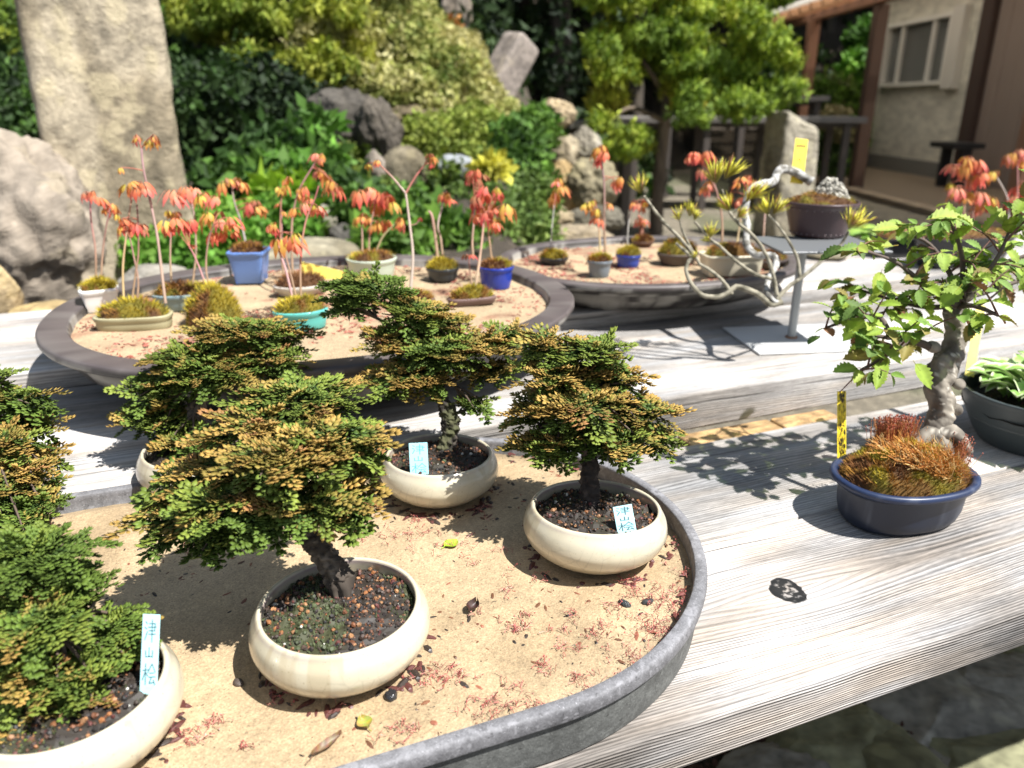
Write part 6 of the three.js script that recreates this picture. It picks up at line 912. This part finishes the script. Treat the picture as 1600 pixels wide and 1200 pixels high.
// ---------- fallen maple flowers, bud scales and grit on the wet sand ----------
{
  const r = rng(2024), mb = new MB(), T = benchInTray();
  function benchInTray() { return (p) => { const u = CA * p.x - SA * p.z - NT.u, s = SA * p.x + CA * p.z - NT.s, e = Math.abs(u) > NT.L / 2 ? Math.hypot(Math.abs(u) - NT.L / 2, s) : Math.abs(s); return e < NT.r - 0.011; }; }
  const sandY = (p) => { const u = CA * p.x - SA * p.z - NT.u, s = SA * p.x + CA * p.z - NT.s; return YS + (fbm(u * 18, s * 18, 2, 4) - 0.5) * 0.006; };
  const bowls = [[bowlA, 0.042], [bowlB, 0.042], [bowlC, 0.04], [bowlD, 0.04], [bowlE, 0.042], [bowlF, 0.042]], free = (p) => T(p) && !bowls.some(([b, q]) => Math.hypot(p.x - b.x, p.z - b.z) < q);
  const red = () => { const g = 0.6 + r() * 0.7, c = r() < 0.5 ? [0.36, 0.085, 0.075] : r() < 0.5 ? [0.5, 0.22, 0.17] : [0.22, 0.055, 0.045]; return c.map((v) => v * g); };
  const flower = (p, s, n) => { for (let k = 0; k < n; k++) { const a = r() * 6.283, l = s * (0.5 + r()), c = red(), b = p.clone().add(V((r() - 0.5) * s, 0.0006, (r() - 0.5) * s)), e = b.clone().add(V(Math.cos(a) * l, 0.0004 + r() * 0.0025, Math.sin(a) * l)), m = b.clone().lerp(e, 0.5).add(V((r() - 0.5) * l * 0.3, r() * 0.002, (r() - 0.5) * l * 0.3)); mb.tube([b, m, e], [0.00019, 0.00018, 0.00013], 4, c, 0, 1, false); if (r() < 0.45) mb.add(grain[k % 3], M4(e, Q(r() * 6, r() * 6, 0), V(0.00045, 0.0004, 0.0008)), c.map((v) => v * 1.2)); } };
  for (const [x, y, w, n] of [[770, 1108, 38, 46], [440, 1085, 14, 9], [312, 1158, 12, 6], [330, 1130, 14, 9], [620, 1150, 22, 10], [850, 1110, 14, 9], [850, 1045, 14, 10], [890, 1010, 18, 12], [930, 1080, 22, 20], [985, 1030, 26, 26], [960, 1075, 20, 16], [1010, 985, 22, 20], [940, 990, 20, 16], [895, 960, 12, 7], [805, 975, 22, 22], [870, 985, 10, 6], [1000, 930, 26, 26], [1030, 945, 18, 16], [1050, 925, 16, 10], [1065, 960, 16, 14], [1020, 975, 16, 10], [980, 905, 18, 12], [955, 955, 12, 6], [590, 826, 20, 12], [655, 820, 16, 12], [720, 855, 30, 18], [640, 850, 20, 10], [760, 800, 16, 9], [790, 870, 16, 8], [800, 915, 16, 8], [660, 1060, 16, 10], [680, 1055, 14, 8], [705, 1060, 16, 12], [440, 1050, 10, 6], [700, 1040, 12, 6], [300, 1150, 8, 4], [380, 1165, 8, 4], [560, 830, 14, 6], [300, 850, 14, 6], [520, 1090, 24, 10], [470, 1078, 16, 8], [640, 1145, 8, 5], [1055, 900, 16, 10], [845, 905, 12, 6], [960, 1120, 8, 5], [740, 960, 8, 4], [900, 1060, 10, 6], [1040, 1000, 16, 10], [905, 1085, 12, 8]]) {
    for (let k = 0; k < n * 0.75; k++) { const p = onY(x + (r() + r() + r() - 1.5) * w * 1.5, y + (r() + r() + r() - 1.5) * w, YS); if (!free(p)) continue; p.y = sandY(p); flower(p, 0.0042, 2 + Math.floor(r() * 3)); }
  }
  for (let k = 0; k < 4600; k++) {                     // specks, bud scales, seeds
    const p = bench(NT.u + (r() - 0.5) * (NT.L + 0.38), NT.s + (r() - 0.5) * 0.38, YS); if (!free(p)) continue; const d = fbm(p.x * 14 + 3, p.z * 14, 8, 3); if (r() > sstep(0.38, 0.66, d) + 0.12) continue; p.y = sandY(p);
    const s = 0.00025 + r() ** 4 * 0.0015, g = 0.6 + r() * 0.8, c = r() < 0.4 ? [0.03, 0.022, 0.018] : r() < 0.6 ? [0.14, 0.06, 0.03] : r() < 0.8 ? [0.2, 0.07, 0.04] : [0.09, 0.07, 0.05];
    mb.add(grain[k % 3], M4(p, Q(0, r() * 6, 0), V(s * (1 + r() * 2.2), s * 0.5, s * (0.6 + r() * 0.5))), c.map((v) => v * g));
  }
  for (const [b, q] of bowls) for (let k = 0; k < 120; k++) { const a = r() * 6.283, p = V(b.x + Math.cos(a) * (q + r() * 0.012), 0, b.z + Math.sin(a) * (q + r() * 0.012)); if (!T(p) || r() > fbm(a * 2, q, b.x * 9, 2) * 1.5) continue; p.y = sandY(p); const s = 0.0008 + r() * 0.0018; mb.add(grain[k % 3], M4(p, Q(0, r() * 6, 0), V(s * (1 + r() * 2.5), s * 0.7, s)), r() < 0.6 ? [0.09, 0.03, 0.025] : [0.035, 0.025, 0.02]); }
  // drift of scales against the inner wall
  for (const [x, y] of [[1080, 960], [1070, 990], [1050, 1030], [1030, 1045], [1020, 1070], [990, 1090], [960, 1105], [920, 1130], [1085, 920], [1060, 860], [1030, 800], [960, 740], [900, 710], [860, 700], [820, 700]]) for (let k = 0; k < 26; k++) { const p = onY(x + (r() - 0.5) * 50, y + (r() - 0.5) * 50, YS); if (!T(p) || T(V(p.x + (p.x - bench(NT.u + 0.2, NT.s, 0).x) * 0.16, 0, p.z + (p.z - bench(NT.u + 0.2, NT.s, 0).z) * 0.16))) continue; p.y = sandY(p); const s = 0.0006 + r() * 0.0013; mb.add(grain[k % 3], M4(p, Q(0, r() * 6, 0), V(s * (1 + r() * 2), s * 0.6, s)), (r() < 0.5 ? [0.1, 0.03, 0.025] : [0.16, 0.05, 0.04])); }
  const o = struct('fallen_blossoms', mb.geo(false), vcol(0.45), 'stuff'); o.userData.label = 'red fallen maple flowers and dark grit scattered over the wet sand of the front tray';
  // single things lying on the sand
  const curled = (seed, L, W, curl, col) => { const q = rng(seed), m2 = new MB(), N = 10; for (let k = 0; k <= N; k++) { const u = k / N, w = W * Math.sin(Math.PI * Math.min(0.98, u * 0.9 + 0.06)); for (let j = -2; j <= 2; j++) { const e = j / 2; m2.vert(V((u - 0.5) * L, curl * L * (e * e + 0.5 * (u - 0.5) ** 2 * 4) + q() * L * 0.03, e * w), col.map((v) => v * (0.7 + q() * 0.6))); } } for (let k = 0; k < N; k++) for (let j = 0; j < 4; j++) { const a = k * 5 + j; m2.tri(a, a + 5, a + 1); m2.tri(a + 1, a + 5, a + 6); } m2.tube([V(-L * 0.5, curl * L * 0.4, 0), V(-L * 0.75, 0.0006, L * 0.05)], [0.0004, 0.0003], 5, col); return m2.geo(); };
  const lie = (name, label, cat, x, y, geo, yaw, rough = 0.5) => { const p = onY(x, y, YS); const s = single(name, geo, vcol(rough, { side: THREE.DoubleSide }), label, cat); s.position.copy(p).setY(sandY(p) + 0.001); s.rotation.y = yaw; };
  lie('fallen_leaf', 'dark brown curled leaf lying on bare sand right of the front bowl', 'leaf', 739, 952, curled(1, 0.013, 0.0045, 0.28, [0.04, 0.018, 0.012]), 1.2);
  lie('fallen_leaf', 'fresh lime green leaf on the sand between the front and rear bowls', 'leaf', 705, 852, curled(2, 0.013, 0.006, 0.1, [0.3, 0.42, 0.03]), 0.7);
  lie('fallen_leaf', 'narrow dry brown leaf on the sand at the bottom edge below the front bowl', 'leaf', 512, 1170, curled(3, 0.02, 0.003, 0.12, [0.16, 0.09, 0.05]), 0.9);
  lie('fallen_leaf', 'small yellow-brown leaf on the sand below the front bowl', 'leaf', 570, 1134, curled(4, 0.01, 0.0045, 0.2, [0.28, 0.24, 0.05]), 2.2);
  lie('pebble', 'round glossy black pebble at the foot of the front bowl', 'pebble', 611, 1089, (() => { const g = rockGeo(0.0042, 0.0032, 0.0042, 3, 0.2), m2 = new MB(); m2.add(g, new THREE.Matrix4(), [0.02, 0.02, 0.022]); return m2.geo(); })(), 0, 0.2);
  lie('pebble', 'flat dark grey pebble on the sand near the right wall of the front tray', 'pebble', 1012, 944, (() => { const g = rockGeo(0.0045, 0.002, 0.0028, 5, 0.2), m2 = new MB(); m2.add(g, new THREE.Matrix4(), [0.035, 0.035, 0.035]); return m2.geo(); })(), 0.4, 0.4);
  lie('pebble', 'blackish pebble with a torn edge on the sand below the upright cypress', 'pebble', 976, 946, (() => { const g = rockGeo(0.005, 0.0022, 0.003, 8, 0.4), m2 = new MB(); m2.add(g, new THREE.Matrix4(), [0.03, 0.035, 0.035]); return m2.geo(); })(), 2.4, 0.4);
  lie('pebble', 'small grey-brown seed pebble left of the front bowl', 'pebble', 372, 1066, (() => { const g = rockGeo(0.004, 0.002, 0.0026, 6, 0.3), m2 = new MB(); m2.add(g, new THREE.Matrix4(), [0.07, 0.055, 0.045]); return m2.geo(); })(), 2.6, 0.5);
}
for (const [T, Y, seed, label] of [[T1, YS1, 5, 'red fallen maple flowers on the sand of the wide brown tray'], [T2, YS2, 6, 'red fallen maple flowers on the sand of the dark oval tray']]) {
  const r = rng(seed), mb = new MB();
  for (let k = 0; k < 5200; k++) { const u = (r() - 0.5) * 2, s = (r() - 0.5) * 2; if (u * u + s * s > 0.8) continue; const p = bench(T.u + u * T.a, T.s + s * T.b, Y + 0.001), d = fbm((p.x) * 16 + seed, p.z * 16, 3, 3); if (r() > sstep(0.46, 0.64, d) + 0.04) continue; const a = r() * 6.283, l = 0.003 + r() * 0.005, g = 0.6 + r() * 0.7, e = p.clone().add(V(Math.cos(a) * l, r() * 0.002, Math.sin(a) * l)); mb.tube([p, e], [0.0007, 0.0005], 4, (r() < 0.6 ? [0.36, 0.09, 0.06] : [0.22, 0.06, 0.04]).map((v) => v * g), 0, 1, false); }
  const o = struct('fallen_blossoms', mb.geo(false), vcol(0.6), 'stuff'); o.userData.label = label;
}
// ---------- below the bench at the lower right ----------
{
  const r = rng(66); const mat = new THREE.MeshStandardMaterial({ color: C(0.5, 0.48, 0.43), vertexColors: true, roughness: 0.9 }), moss = new THREE.MeshStandardMaterial({ color: C(0.4, 0.4, 0.25), vertexColors: true, roughness: 0.95 });
  const path = thing('stone_paving', 'uneven mossy grey paving stones below the bench at lower right', 'paving', V(0, 0, 0));
  const list = [[1480, 1110, 0.17, 0.13, mat], [1590, 1180, 0.16, 0.12, moss], [1300, 1140, 0.14, 0.11, moss], [1560, 1060, 0.13, 0.1, mat], [1430, 1230, 0.16, 0.11, moss], [1700, 1090, 0.16, 0.13, mat], [1240, 1230, 0.13, 0.1, mat], [1660, 1010, 0.14, 0.11, moss], [1600, 1290, 0.18, 0.14, mat], [1780, 1230, 0.16, 0.14, moss]];
  list.forEach(([x, y, a, b, m], i) => { const p = onY(x, y, 0.03), g = rockGeo(a, 0.045, b, 300 + i, 0.3, 0.8), s = part('paving_stone', g, m, path); s.position.set(p.x, 0.0, p.z); s.rotation.y = r() * 3; });
  const mb = new MB(); for (let k = 0; k < 2600; k++) { const p = onY(1050 + r() * 700, 1020 + r() * 300, 0.02), q = p.clone().setY(groundY(p.x, p.z) + 0.006 + r() * 0.012), s = 0.006 + r() * 0.012, g = 0.5 + r() * 0.9; mb.add(CLUMPLEAF(k), M4(q, Q((r() - 0.5) * 0.8, r() * 6.28, (r() - 0.5) * 0.8), s), (r() < 0.5 ? [0.07, 0.03, 0.02] : r() < 0.6 ? [0.12, 0.06, 0.035] : [0.03, 0.022, 0.018]).map((v) => v * g)); }
  function CLUMPLEAF(k) { return LITTER[k % 3]; }
  const o = struct('leaf_litter', mb.geo(), vcol(0.8, { side: THREE.DoubleSide }), 'stuff'); o.userData.label = 'dark fallen leaves and bark between the paving stones under the bench';
}
renderer.render(scene, camera);
